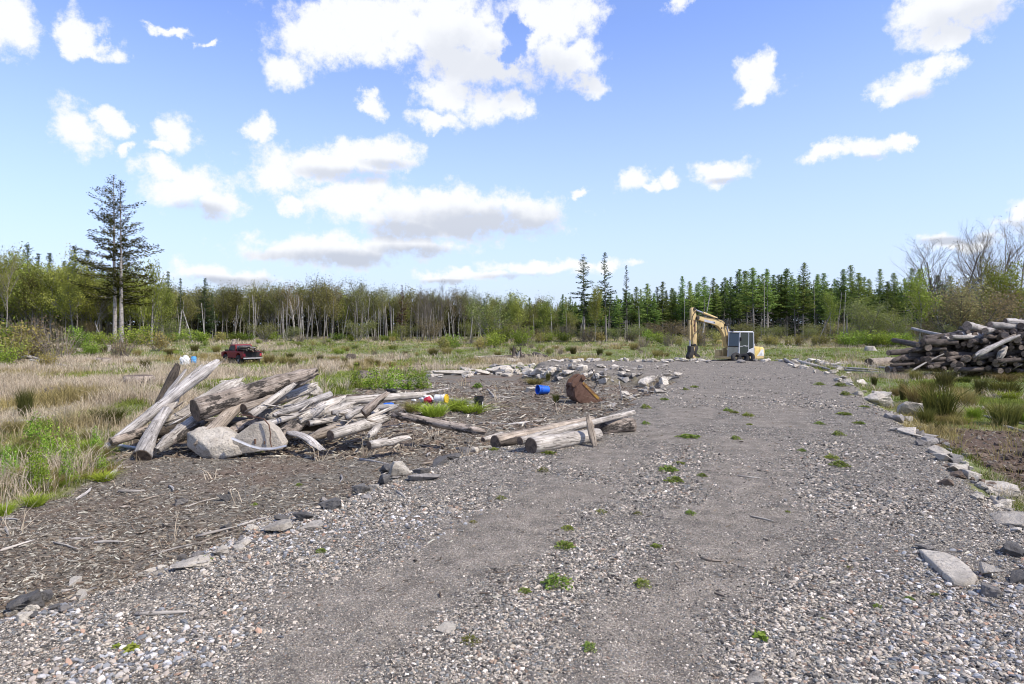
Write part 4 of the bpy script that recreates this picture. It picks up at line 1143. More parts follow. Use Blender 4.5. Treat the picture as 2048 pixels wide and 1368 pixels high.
rock('dark asphalt chunk right of the largest asphalt chunk', 84, 1208, 46, 38, M_ASPH, name='asphalt_chunk', cat='asphalt chunk', var=8)
rock('pale stone lying on the litter above the dark asphalt chunks', 142, 1168, 30, 16, var=2)
rock('flat white rock sunk at the left road edge', 378, 1134, 88, 24, var=4, rz=.4, depth=.16, sink=.3, tilt=.05)
rock('pointed white rock right of the flat white rock', 438, 1112, 38, 26, var=4)
rock('flat tan rock at the left road edge between dark chunks', 550, 1062, 62, 20, var=7, rz=.3, depth=.16)
rock('long pale rock in the gravel right of the flat tan rock', 618, 1056, 54, 16, var=2, rz=.3, depth=.13)
rock('small white stone left of the flat tan rock', 500, 1062, 28, 14, var=1)
rock('dark round clod on the litter left of the white stone', 448, 1060, 26, 22, M_ASPH, var=2)
rock('dark clod lying on the wood litter mid left', 445, 1003, 26, 18, M_ASPH, var=9)
rock('grey lump on the wood litter left of the dark clod', 360, 1010, 36, 20, M_CONCG, var=6)
for (px, py, w, h, lb) in [(606, 1040, 40, 22, 'first'), (664, 1018, 62, 28, 'largest'), (722, 988, 46, 26, ''), (762, 970, 44, 28, ''), (775, 945, 40, 22, ''), (842, 945, 34, 18, ''), (872, 932, 44, 20, ''), (905, 920, 40, 20, ''), (930, 908, 34, 16, ''),
        (480, 1090, 30, 16, ''), (560, 1042, 36, 18, '')]:
    rock({'first': 'black asphalt chunk right of the flat tan rock', 'largest': 'largest black asphalt chunk on the left road edge'}.get(lb, 'dark asphalt chunk in the line along the left road edge'), px, py, w, h, M_ASPH, name='asphalt_chunk', cat='asphalt chunk', group='asphalt chunks along the left road edge')
rock('pale rock at the upper end of the asphalt chunk line', 945, 905, 26, 16, var=5)
rock('flat pale wood grey slab in the gravel below the speckled rock', 850, 960, 80, 16, M_CONCG, var=0, rz=.35, depth=.12)
rock('white flat rock lying on the left wheel track near the bottom', 892, 1262, 46, 14, var=7, sink=.3)
rock('white rock lying left of the blue bucket', 1062, 783, 22, 12, var=3)
rock('small white stone near the bottom right of the road', 1505, 1362, 46, 20, var=2, sink=.3)
EDGE_R = [(1570, 722), (1610, 730), (1640, 738), (1680, 752), (1710, 772), (1740, 795), (1790, 828), (1840, 862), (1880, 895), (1930, 940), (1990, 1000), (2060, 1080)]
for k in range(60):
    i = random.uniform(0, len(EDGE_R) - 1.01); j = int(i); t = i - j
    px = EDGE_R[j][0] * (1 - t) + EDGE_R[j + 1][0] * t; py = EDGE_R[j][1] * (1 - t) + EDGE_R[j + 1][1] * t
    px += random.gauss(0, 13); py += random.gauss(0, 5)
    w = random.uniform(8, 20) * (1 + max(0, py - 760) / 380)
    near = py > 850
    rock('pale broken concrete lump in the rim along the right road edge' if not near else 'dull stone in the rough rim of the right road edge', px, py, w, w * random.uniform(.45, .7), M_CONC if (not near and random.random() < .85) else random.choice([M_CONCG, M_ASPH, M_CONCG]),
         group='rocks along the right road edge' if not near else 'dull stones along the near right road edge')
for k in range(50):                         # rim at the end of the road, in front of the digger
    px = random.uniform(1290, 1720); py = 721 + random.uniform(-2, 5) + max(0, px - 1560) * .05
    rock('small pale stone along the rim at the far end of the road', px, py, random.uniform(7, 22), random.uniform(4, 8), random.choice([M_CONC, M_CONC, M_CONCG]), group='stones on the rim of the road end')
for k in range(150):                        # rubble bank
    px = random.triangular(862, 1400, 1130)
    c = np.interp(px, [860, 950, 1050, 1150, 1250, 1330, 1400], [748, 745, 743, 748, 752, 748, 732]); sp = np.interp(px, [860, 950, 1050, 1150, 1250, 1330, 1400], [2, 5, 10, 16, 18, 16, 8])
    py = c + random.uniform(-sp, sp)
    w = random.choice([random.uniform(6, 14), random.uniform(10, 24)])
    rock('pale broken concrete chunk in the rubble bank left of the road', px, py, w, w * random.uniform(.4, .7), M_CONC if random.random() < .72 else random.choice([M_CONCG, M_CONCG, M_ASPH]), name='concrete_chunk', cat='concrete chunk', group='concrete chunks of the rubble bank')
for k in range(40):                         # back rim of the rubble platform
    px = random.uniform(1020, 1390); py = 722 + random.uniform(-1.5, 3)
    rock('pale concrete chunk on the far rim of the rubble platform', px, py, random.uniform(9, 24), random.uniform(5, 8), M_CONC, name='concrete_chunk', cat='concrete chunk', group='concrete chunks on the far rim of the platform')
for k in range(46):                         # flat broken slabs in the low left half of the bank
    px = random.uniform(858, 1090); py = np.interp(px, [858, 950, 1090], [751, 748, 748]) + random.gauss(0, 3.5); w = random.uniform(12, 36)
    rock('flat pale slab piece in the low left half of the rubble bank', px, py, w, w * random.uniform(.22, .4), M_CONC, name='concrete_chunk', cat='concrete chunk', group='flat slab pieces of the rubble bank', tilt=.08)
rock('long pale concrete tongue at the left tip of the rubble bank', 905, 750, 92, 13, name='slab', cat='stone slab', var=0, rz=.05, depth=.5, tilt=.02)
rock('smooth pale hump of concrete in the left half of the rubble bank', 1000, 745, 76, 20, name='slab', cat='stone slab', var=6, rz=.05, depth=.5, tilt=.03)
for k in range(34):                         # stones down the road's left shoulder past the rusty bucket
    t = random.random(); px = 1215 + 150 * t + random.gauss(0, 12); py = 815 - 62 * t + random.gauss(0, 6)
    rock('loose pale stone on the left shoulder past the rusty bucket', px, py, random.uniform(8, 26), random.uniform(5, 10), random.choice([M_CONC, M_CONCG, M_CONC]), group='stones on the left shoulder past the bucket')
for k in range(46):                         # half sunk rubble along the near left edge
    t = random.random(); px = -20 + 1000 * t; py = np.interp(px, [-20, 380, 640, 800, 960], [1245, 1130, 1018, 952, 902]) + random.gauss(0, 7)
    w = random.uniform(10, 34) * (1.25 - .5 * t)
    rock('broken stone half sunk along the left road edge', px, py, w, w * random.uniform(.35, .6), random.choice([M_CONC, M_CONC, M_CONCG, M_ASPH, M_CONCG]), group='broken stones along the left road edge', sink=.25)
for k in range(44):                         # rubble down the near right edge
    t = random.random(); px = 1780 + 290 * t; py = np.interp(px, [1780, 1850, 1930, 2000, 2070], [835, 885, 945, 1010, 1075]) + random.gauss(0, 12)
    w = random.uniform(14, 44)
    rock('pale broken rubble piece along the near right road edge', px, py, w, w * random.uniform(.35, .6), random.choice([M_CONC, M_CONC, M_CONC, M_CONCG]), name='concrete_chunk', cat='concrete chunk', group='rubble along the near right road edge', sink=.22)
for k in range(20):
    px = random.uniform(1890, 2060); py = random.uniform(890, 990)
    rock('brown clod on the bare mud at the right edge', px, py, random.uniform(14, 40), random.uniform(7, 16), M_CLOD, group='clods on the mud at the right')

# concrete slab with rebar, metal rail, pipe by the pile
sl = G(512, 896)
m0 = MB()
prof = [P(462, 892, 13.0), P(470, 872, 13.0), P(500, 850, 13.0), P(528, 846, 13.0), P(550, 862, 13.0), P(567, 890, 13.0), P(564, 899, 13.0), P(520, 903, 13.0), P(480, 908, 13.0)]
bk = [Vector((p.x * 1.0, p.y + .30, p.z + .02)) for p in prof]
m0.add([*prof, *bk], [tuple(range(9)), tuple(range(17, 8, -1))] + [(i, i + 9, (i + 1) % 9 + 9, (i + 1) % 9) for i in range(9)])
slab = m0.build('concrete_slab', M_CONCT, bevel=.02)
tag(slab, 'tan broken concrete slab standing upright beside the pale boulder', 'concrete slab')
M_RUST = paint('rusty_steel', (0.15, 0.085, 0.058), .8, (0.07, 0.035, 0.022), .8, scale=9)
MB().tube([P(478, 829, 13.3), P(505, 833, 13.2), P(528, 838, 12.95), P(538, 850, 12.93), P(541, 868, 12.93), P(540, 880, 12.94), P(543, 894, 12.95)], .012, 7).build('rebar', M_RUST, slab, smooth=True)
MB().tube([P(510, 878, 12.98), P(510, 888, 12.98)], .016, 6).build('rebar', M_RUST, slab)
MB().tube([P(529, 882, 12.98), P(529, 888, 12.98)], .012, 6).build('rebar', M_RUST, slab)
M_GALV = paint('galvanised_metal', (0.50, 0.50, 0.50), .5, (0.28, 0.26, 0.24), .6, metal=.5)
pts = [(462, 878), (478, 885), (500, 894), (520, 899), (545, 899), (572, 893)]
rail = MB()
for i in range(len(pts) - 1):
    a, b2 = P(*pts[i], 12.72), P(*pts[i + 1], 12.72)
    up = Vector((0, .02, .026))
    rail.add([a, b2, b2 + up, a + up, a + Vector((0, .05, 0)), b2 + Vector((0, .05, 0)), b2 + up + Vector((0, .05, 0)), a + up + Vector((0, .05, 0))], [(0,1,2,3),(7,6,5,4),(0,4,5,1),(3,2,6,7)])
tag(rail.build('metal_strip', M_GALV), 'bent pale metal strip lying across the front of the concrete slab', 'metal strip')
A, B = G(212, 893), G(276, 902)
tag(MB().tube([A + Vector((0, 0, .05)), (A + B) / 2 + Vector((0, 0, .06)), B + Vector((0, 0, .05))], .035, 12).build('pipe', M_GALV, smooth=True), 'grey plastic pipe lying at the left foot of the log pile', 'pipe')

# ------------------------------------------------------------------ buckets
M_BLUE = paint('blue_plastic', (0.02, 0.13, 0.62), .35, (0.02, 0.06, 0.3), .2)
M_BLACK = paint('black_plastic', (0.02, 0.02, 0.022), .45, (0.07, 0.065, 0.06), .4)
M_WHITE = paint('white_plastic', (0.72, 0.71, 0.68), .45, (0.40, 0.36, 0.30), .3)
M_YELLOWP = paint('yellow_plastic', (0.75, 0.50, 0.03), .4, (0.5, 0.33, 0.05), .3)
M_REDP = paint('red_plastic', (0.42, 0.03, 0.05), .5, (0.2, 0.02, 0.03), .4)
M_TYRE = paint('tyre_rubber', (0.028, 0.027, 0.027), .8, (0.10, 0.09, 0.075), .5)
M_LBLUE = paint('light_blue_plastic', (0.10, 0.36, 0.68), .4, (0.05, 0.2, 0.4), .3)
M_WIRE = paint('wire_steel', (0.35, 0.34, 0.33), .4, (0.15, 0.12, 0.1), .4, metal=.7)
def pail(label, mat, loc, rot, h=.37, r=.15, lid=None, patchmat=None, ribs=3):
    o = tag(empty('pail', loc), label, 'pail'); o.rotation_euler = rot
    pr = [(0, 0), (r * .86, 0), (r * .87, .01)]
    for k in range(ribs): z = h * (.72 + .09 * k); pr += [(r * (.95), z - .012), (r * 1.03, z - .008), (r * 1.03, z + .004), (r * .965, z + .01)]
    pr += [(r * 1.0, h - .012), (r * 1.05, h - .01), (r * 1.05, h), (r * .96, h)]
    pr += [(r * .93, h * .6), (r * .82, .012), (0, .012)]
    MB().lathe(pr, 28).build('body', mat, o, smooth=True)
    if lid: MB().lathe([(0, h + .001), (r * .9, h + .001), (r * .92, h + .012), (r * 1.08, h + .014), (r * 1.10, h - .03), (r * 1.06, h - .03), (r * 1.06, h - .001), (0, h - .001)], 28).build('lid', lid, o, smooth=True)
    if patchmat:
        L_ = MB(); seg = 10
        vs = []
        for i in range(seg + 1):
            a = math.radians(-62 + 68 * i / seg)
            for z, rr in ((h * .12, r * .885), (h * .62, r * .952)): vs.append((rr * math.cos(a), rr * math.sin(a), z))
        L_.add(vs, [(2*i, 2*i+2, 2*i+3, 2*i+1) for i in range(seg)]).build('label', patchmat, o, smooth=True)  # plain white patch curved round part of the pail's side
    pts = [Vector((r * 1.06 * math.cos(a), r * 1.06 * math.sin(a), h * .78 - .12 * math.sin(a) ** 1)) for a in np.linspace(0, math.pi, 12)]
    MB().tube(pts, .004, 6).build('handle', M_WIRE, o, smooth=True)
    return o
b = G(957, 817); pail('black plastic pail standing upright on the bare dirt', M_BLACK, b - Vector((0, 0, .01)), (0.05, .02, .5), .38, .145, patchmat=M_WHITE)
b = G(872, 806); pail('white pail with yellow lid lying on its side', M_WHITE, b + Vector((-.02, 0, .15)), (math.radians(92), .1, math.radians(72)), .40, .15, lid=M_YELLOWP)
b = G(1095, 789); pail('bright blue pail tipped over with its mouth facing left', M_BLUE, b + Vector((.02, .1, .16)), (math.radians(86), 0, math.radians(-62)), .44, .165, ribs=2)
# blue jug lying behind the pile
b = G(777, 822); jug = tag(empty('jug', b + Vector((-.16, 0.1, .14))), 'blue plastic jug lying among the logs behind the pile', 'jug'); jug.rotation_euler = (0, math.radians(88), .15)
MB().lathe([(0, 0), (.075, 0), (.085, .02), (.085, .24), (.06, .29), (.028, .31), (.028, .33)], 18).build('body', M_BLUE, jug, smooth=True)
MB().lathe([(.033, .325), (.033, .36), (0, .36)], 14).build('cap', M_BLUE, jug, smooth=True)
# torn sack beside the white pail
def crumple(name, label, cat, loc, sx_, sy_, sz_, mats, seed, parts=None):
    bm = bmesh.new(); bmesh.ops.create_icosphere(bm, subdivisions=4, radius=1)
    o_ = Vector((seed, 0, 0))
    for v in bm.verts:
        c = v.co.copy(); k = abs(mnoise.noise(c * 1.8 + o_)) + .5 * abs(mnoise.noise(c * 4.2 + o_))
        v.co = c * (.72 + .55 * k); v.co = Vector((v.co.x * sx_, v.co.y * sy_, max(v.co.z, -.6) * sz_))
    me = bpy.data.meshes.new(name); bm.to_mesh(me); bm.free()
    for p in me.polygons: p.use_smooth = True
    o = link(name, me, mats); o.location = loc
    return tag(o, label, cat)
b = G(850, 806); crumple('sack', 'white torn sack lying left of the white pail', 'sack', b + Vector((.05, .15, .10)), .24, .15, .15, M_WHITE, 3)
crumple('sack', 'crumpled red bag in the grass before the white pail', 'sack', b + Vector((.10, -.06, .09)), .15, .09, .13, M_REDP, 9)
b = G(827, 803); crumple('plastic_bag', 'small clear plastic scrap left of the red bag', 'plastic bag', b + Vector((0, 0, .04)), .09, .06, .06, M_WHITE, 14)
b = G(782, 786); crumple('plastic_bag', 'black plastic bag behind the straight pale log', 'plastic bag', b + Vector((0, .15, .06)), .2, .12, .1, M_BLACK, 21)

# ------------------------------------------------------------------ rusty digger bucket
b = G(1180, 806)
db = tag(empty('digger_bucket', b), 'rusty excavator bucket with a worn yellow edge standing on the dirt', 'excavator bucket'); db.rotation_euler = (0, 0, math.radians(14))
s_ = px2m(b.y)
def bp(px, py): return ((px - 1180) * s_, (806 - py) * s_ - .02)
side = [bp(*q) for q in [(1147, 779), (1152, 771), (1163, 763), (1172, 766), (1182, 776), (1196, 790), (1212, 806), (1180, 808), (1164, 806), (1154, 800), (1148, 791)]]
MB().prism(side, -.02, .02).build('side_plate', M_RUST, db, bevel=.006)
MB().prism(side, .78, .82).build('side_plate', M_RUST, db, bevel=.006)
shell = [side[i] for i in (6, 7, 8, 9, 10, 0, 1, 2)]
sh = MB()
for i in range(len(shell) - 1):
    a_, b_ = shell[i], shell[i + 1]
    n_ = Vector((b_[1] - a_[1], -(b_[0] - a_[0]))).normalized() * .02
    sh.prism([a_, b_, (b_[0] + n_.x * -1, b_[1] + n_.y * -1), (a_[0] - n_.x, a_[1] - n_.y)], .021, .779)
sh.build('shell', M_RUST, db)
M_YWORN = paint('worn_yellow_paint', (0.50, 0.30, 0.05), .7, (0.16, 0.08, 0.045), .95, scale=7, th=.45)
e0, e1 = Vector(bp(1166, 762)), Vector(bp(1200, 795)); nn_ = Vector((-(e1 - e0).y, (e1 - e0).x)).normalized() * -.085
MB().prism([e0, e1, e1 + nn_, e0 + nn_], -.034, -.021).build('edge_band', M_YWORN, db)
for y_ in (.16, .6):
    ear = [bp(*q) for q in [(1147, 784), (1142, 772), (1147, 760), (1160, 750), (1170, 748), (1176, 756), (1166, 766), (1156, 774)]]
    MB().prism(ear, y_, y_ + .05).build('lug', M_RUST, db, bevel=.008)
for (qx, qy) in ((1149, 769), (1169, 755)):
    M_ = Matrix.Translation((bp(qx, qy)[0], .1, bp(qx, qy)[1])) @ Matrix.Rotation(math.radians(-90), 4, 'X')
    MB().lathe([(0, 0), (.07, 0), (.07, .62), (0, .62)], 16, M_).build('pin', M_RUST, db, smooth=True)
for k in range(4):
    y_ = .05 + k * .21; t0 = bp(1207, 805)
    MB().box((t0[0], y_, t0[1] - .01), (t0[0] + .16, y_ + .08, t0[1] + .03)).build('tooth', M_RUST, db, bevel=.01)
# concrete slab that stands behind it
m0 = MB(); pr = [P(1126, 786, 23.7), P(1136, 760, 23.7), P(1149, 741, 23.7), P(1160, 744, 23.7), P(1168, 764, 23.7), P(1160, 786, 23.7)]
m0.add([*pr, *[p + Vector((.06, .28, 0)) for p in pr]], [tuple(range(6)), tuple(range(11, 5, -1))] + [(i, i + 6, (i + 1) % 6 + 6, (i + 1) % 6) for i in range(6)])
tag(m0.build('concrete_slab', M_CONCD, bevel=.02), 'grey concrete slab leaning upright behind the rusty bucket', 'concrete slab')
MB_ = MB().tube([P(1176, 744, 23.0), P(1184, 738, 23.0), P(1190, 752, 23.0), P(1193, 770, 22.9), P(1188, 778, 22.8)], .018, 8)
tag(MB_.build('hose', M_BLACK, smooth=True), 'black hose looped behind the rusty bucket', 'hose')

# ------------------------------------------------------------------ excavator
A_ = math.radians(34)
fw = Vector((-math.cos(A_), -math.sin(A_), 0)); lf = Vector((math.sin(A_), -math.cos(A_), 0))
Cw = P(1477.5, 712, 45.0)
org = Cw - 1.22 * fw - 1.12 * lf; org.z = Cw.z - 0.22 - 0.85
EX = tag(empty('excavator', org), 'faded yellow excavator with a grey cab parked at the far end of the road', 'excavator')
EX.rotation_euler = (0, 0, math.atan2(fw.y, fw.x))
def exl(px, py, side_off=-.15):
    """point of the boom's upright plane at this bearing, in the machine's own frame"""
    o0 = org + lf * side_off
    d = Vector(((px - 1024) / FPX, 1, 0))
    den = d.x * fw.y - d.y * fw.x
    t = (o0.x * fw.y - o0.y * fw.x) / den
    w = d * t
    return ((w - o0).dot(fw), CAMZ - (py - HOR) * t / FPX - org.z)
M_EXY = paint('faded_yellow', (0.63, 0.47, 0.225), .6, (0.25, 0.165, 0.095), .75, scale=4.5, th=.56)
M_EXL = paint('pale_yellow', (0.78, 0.58, 0.20), .5, (0.42, 0.28, 0.10), .5, scale=4)
M_CABG = paint('cab_grey', (0.47, 0.47, 0.49), .5, (0.20, 0.19, 0.18), .4)
M_CABL = paint('cab_light_grey', (0.60, 0.60, 0.61), .5, (0.30, 0.29, 0.27), .3)
M_CREAM = paint('cream_panel', (0.47, 0.44, 0.34), .7, (0.22, 0.19, 0.13), .4)
M_STEEL = paint('dark_steel', (0.035, 0.033, 0.032), .6, (0.10, 0.075, 0.05), .5)
M_CHROME = paint('chrome_rod', (0.55, 0.55, 0.60), .25, (0.35, 0.34, 0.36), .2, metal=.6)
M_GLASS = glassy('cab_glass', (0.03, 0.037, 0.04))
M_GLASSB = glassy('cab_glass_pale', (0.045, 0.062, 0.072))
BO = -.15
# tracks
for y0_ in (-1.0, .60):
    pl = []
    for k in range(9): a = math.pi / 2 + math.pi * k / 8; pl.append((-1.3 + .36 * math.cos(a), .38 + .36 * math.sin(a)))
    for k in range(9): a = -math.pi / 2 + math.pi * k / 8; pl.append((1.3 + .36 * math.cos(a), .38 + .36 * math.sin(a)))
    MB().prism(pl, y0_, y0_ + .5).build('track', M_STEEL, EX, bevel=.03)
MB().lathe([(0, .5), (.6, .5), (.6, .84), (0, .84)], 24).build('slew_ring', M_STEEL, EX, smooth=True)
MB().box((-1.40, -.88, .84), (1.25, 1.14, 1.0)).build('deck', M_EXY, EX, bevel=.03)
# engine house and counterweight on the rear
MB().prism([(-.46, 1.003), (-.46, 1.60), (-1.0, 1.66), (-1.0, 1.003)], -.85, 1.12).build('engine_cover', M_EXL, EX, bevel=.05)
MB().prism([(-1.005, 1.003), (-1.005, 1.64), (-1.36, 1.62), (-1.52, 1.42), (-1.52, 1.16), (-1.44, 1.003)], -.85, 1.13).build('counterweight', M_EXL, EX, bevel=.06)
MB().add([(-.66, 1.137, 1.02), (-1.40, 1.137, 1.02), (-1.44, 1.137, 1.18), (-1.36, 1.137, 1.30), (-1.42, 1.137, 1.44), (-1.15, 1.137, 1.47)], [(0,1,2,3,4,5)]).build('side_stripe', M_WHITE, EX)
MB().add([(-.85, 1.141, 1.05), (-1.25, 1.141, 1.05), (-1.16, 1.141, 1.26)], [(0,1,2)]).build('side_emblem', M_CABG, EX)
MB().lathe([(0, 1.66), (.22, 1.66), (.24, 1.74), (.2, 1.82), (0, 1.83)], 18, Matrix.Translation((-.85, .55, 0))).build('air_cleaner', M_CABG, EX, smooth=True)
MB().lathe([(0, 1.6), (.06, 1.6), (.06, 1.95), (.05, 1.95)], 12, Matrix.Translation((-1.0, -.5, 0))).build('exhaust', M_STEEL, EX, smooth=True)
# right hand tool box with hand rail
MB().box((-.4, -.86, 1.003), (1.2, -.48, 1.42)).build('tool_box', M_EXY, EX, bevel=.04)
MB().tube([(1.15, -.83, 1.4), (1.15, -.83, 1.75), (1.0, -.83, 2.02), (.5, -.83, 2.02), (.35, -.83, 1.4)], .02, 8).build('hand_rail', M_EXL, EX, smooth=True)
MB().box((.55, -.475, 1.003), (.95, -.36, 1.55)).build('boom_bracket', M_EXY, EX, bevel=.03)
# cab
cx0, cx1, cy0, cy1, cz0, cz1 = -.44, 1.2, .18, 1.12, 1.003, 2.70
roof = [(cx0 + .06, cz1 - .1), (cx0 + .16, cz1), (cx1 - .22, cz1), (cx1 - .10, cz1 - .08)]
MB().prism(roof, cy0, cy1).build('cab_roof', M_CABL, EX, bevel=.04)
def pillar(a, b, r, m=M_CABL, nm='cab_pillar'): MB().tube([a, b], r, 8).build(nm, m, EX, smooth=True)
for y_ in (cy0 + .04, cy1 - .04):
    pillar((cx1 - .03, y_, cz0), (cx1 - .14, y_, cz1 - .06), .045)
    pillar((cx0 + .04, y_, cz0), (cx0 + .10, y_, cz1 - .06), .05)
    pillar((.17, y_, cz0), (.14, y_, cz1 - .06), .03)
cab_door = MB().prism([(cx1 - .085, cz0 + .06), (.17, cz0 + .06), (.15, cz1 - .13), (cx1 - .19, cz1 - .13)], cy1 - .055, cy1 - .04).build('door', M_GLASS, EX)
MB().prism([(cx1 - .10, 1.73), (.2, 1.73), (.2, 1.69), (cx1 - .10, 1.69)], cy1 - .038, cy1 - .015).build('door_rail', M_CABG, cab_door)
MB().prism([(.75, 1.72), (.5, 1.72), (.5, 1.75), (.75, 1.75)], cy1 - .014, cy1 + .01).build('handle', M_CABL, cab_door)
MB().prism([(.13, cz0 + .5), (cx0 + .08, cz0 + .66), (cx0 + .1, cz1 - .13), (.12, cz1 - .13)], cy1 - .055, cy1 - .04).build('rear_side_window', M_GLASS, EX)
MB().prism([(.52, cz0 + .02), (cx0 + .02, cz0 + .02), (cx0 + .02, cz0 + .62), (.12, cz0 + .48)], cy1 - .036, cy1 - .01).build('side_panel', M_CABG, EX, bevel=.008)
MB().add([(cx1 - .045, cy0 + .08, 1.72), (cx1 - .045, cy1 - .08, 1.72), (cx1 - .125, cy1 - .08, cz1 - .14), (cx1 - .125, cy0 + .08, cz1 - .14)], [(0,1,2,3)]).build('windscreen', M_GLASSB, EX)
MB().add([(cx1 - .01, cy0 + .06, cz0 + .03), (cx1 - .01, cy1 - .06, cz0 + .03), (cx1 - .04, cy1 - .06, 1.66), (cx1 - .04, cy0 + .06, 1.66)], [(0,1,2,3)]).build('front_panel', M_CREAM, EX)
MB().box((cx1 - .07, cy0 + .05, 1.66), (cx1 - .02, cy1 - .05, 1.71)).build('windscreen_frame', M_STEEL, EX)
MB().add([(cx0 + .05, cy0 + .05, cz0), (cx0 + .05, cy1 - .05, cz0), (cx0 + .1, cy1 - .05, cz1 - .1), (cx0 + .1, cy0 + .05, cz1 - .1)], [(0,1,2,3)]).build('rear_window', M_GLASS, EX)
MB().prism([(cx1 - .1, cz0 + .03), (cx0 + .06, cz0 + .03), (cx0 + .1, cz1 - .12), (cx1 - .2, cz1 - .12)], cy0 + .03, cy0 + .045).build('far_side_window', M_GLASS, EX)
MB().box((.0, .38, 1.35), (.5, .92, 1.5)).box((-.08, .38, 1.5), (.06, .92, 2.15)).build('seat', M_STEEL, EX, bevel=.04)
# boom, stick, rams in their upright plane
def plan(pts): return [exl(*q) for q in pts]
boom = plan([(1453, 696), (1449, 684), (1444, 668), (1440, 660), (1433, 652), (1420, 647), (1404, 643), (1393, 639), (1391, 633), (1396, 631.5), (1412, 635), (1428, 637.5), (1436, 638.5), (1443, 642), (1450, 649), (1455, 659), (1458, 670), (1459, 684), (1459, 696)])
MB().prism(boom, BO - .13, BO + .13).build('boom', M_EXY, EX, bevel=.03)
stick = plan([(1381, 619), (1384, 615), (1389, 615), (1391, 632), (1392, 650), (1392, 672), (1391, 692), (1388.5, 703), (1386.5, 703), (1384.5, 680), (1383, 650), (1381, 634)])
MB().prism(stick, BO - .085, BO + .085).build('stick_arm', M_EXY, EX, bevel=.025)
def ramm(a, b, r0, r1, t, off=0, cyl=M_EXY):
    A2, B2 = exl(*a), exl(*b)
    a3, b3 = Vector((A2[0], BO + off, A2[1])), Vector((B2[0], BO + off, B2[1])); mid = a3.lerp(b3, t)
    MB().tube([a3, mid], r0, 12).build('ram_cylinder', cyl, EX, smooth=True)
    MB().tube([mid, b3], r1, 10).build('ram_rod', M_CHROME, EX, smooth=True)
ramm((1433, 636.5), (1388, 618.5), .085, .045, .62)
ramm((1379.5, 640), (1380, 694), .075, .05, .75)
ramm((1455, 693), (1447, 650), .07, .045, .55, .26)
ramm((1455, 693), (1447, 650), .07, .045, .55, -.26)
A2 = exl(1447, 649.5); MB().lathe([(0, 0), (.09, 0), (.09, .62), (0, .62)], 14, Matrix.Translation((A2[0], BO - .31, A2[1])) @ Matrix.Rotation(math.radians(-90), 4, 'X')).build('pivot_pin', M_STEEL, EX, smooth=True)
A2 = exl(1391.5, 636); MB().lathe([(0, 0), (.12, 0), (.12, .44), (0, .44)], 14, Matrix.Translation((A2[0], BO - .22, A2[1])) @ Matrix.Rotation(math.radians(-90), 4, 'X')).build('pivot_pin', M_STEEL, EX, smooth=True)
hp = [exl(*q) for q in [(1391, 633), (1400, 633.5), (1412, 637), (1428, 640), (1444, 646), (1452, 662)]]
MB().tube([(p[0], BO + .19, p[1] + .12) for p in hp], .022, 7).build('hose', M_BLACK, EX, smooth=True)
hp = [exl(*q) for q in [(1397, 645), (1399, 652), (1396, 657), (1390, 662), (1384, 666), (1381, 676)]]
MB().tube([(p[0], BO + .2, p[1]) for p in hp], .018, 7).build('hose', M_BLACK, EX, smooth=True)
dq = plan([(1405, 638.5), (1427, 643.5), (1427, 648), (1406, 643.5)])
MB().prism(dq, BO + .131, BO + .134).build('worn_decal', M_CABG, EX)
dq = plan([(1385, 640), (1389, 640), (1389, 664), (1386, 664)])
MB().prism(dq, BO + .086, BO + .089).build('rust_patch', M_RUST, EX)
for (qx, qy, qr) in ((1386.5, 618, .10), (1386, 650, .05), (1425, 645, .05), (1440, 656, .06), (1387, 690, .09), (1454, 690, .11)):
    A2 = exl(qx, qy); MB().lathe([(0, 0), (qr, 0), (qr, .30), (0, .30)], 12, Matrix.Translation((A2[0], BO - .15, A2[1])) @ Matrix.Rotation(math.radians(-90), 4, 'X')).build('pivot_pin', M_STEEL, EX, smooth=True)
hp = [exl(*q) for q in [(1433, 639), (1420, 634), (1406, 630), (1394, 625), (1388, 622), (1382, 632), (1379, 650)]]
MB().tube([(p[0], BO + .15, p[1]) for p in hp], .02, 7).build('hose', M_BLACK, EX, smooth=True)
hp = [exl(*q) for q in [(1456, 700), (1461, 686), (1461, 668), (1457, 656), (1450, 646), (1440, 639)]]
MB().tube([(p[0], BO + .12, p[1]) for p in hp], .025, 7).build('hose', M_BLACK, EX, smooth=True)
MB().box((cx1 - .12, cy1 + .02, 2.05), (cx1 - .04, cy1 + .16, 2.3)).build('mirror', M_STEEL, EX, bevel=.01)
MB().box((cx1 - .25, cy0 + .2, cz1 + .002), (cx1 - .13, cy0 + .38, cz1 + .1)).build('work_lamp', M_STEEL, EX, bevel=.01)
# grab tool on the stick
gq = [exl(*q) for q in [(1378, 692), (1384, 694), (1386, 706), (1382, 714), (1376, 718), (1374, 713), (1378, 704)]]
MB().prism(gq, BO - .15, BO + .15).build('grab_jaw', M_STEEL, EX, bevel=.02)
gq = [exl(*q) for q in [(1389, 690), (1394, 692), (1394, 698), (1391, 706), (1397, 710), (1399, 714), (1388, 712), (1387, 702)]]
MB().prism(gq, BO - .10, BO + .10).build('grab_jaw', M_STEEL, EX, bevel=.02)
gq = [exl(*q) for q in [(1382, 708), (1386, 708), (1392, 719), (1388, 720)]]
MB().prism(gq, BO - .06, BO + .06).build('link_arm', M_EXY, EX, bevel=.01)
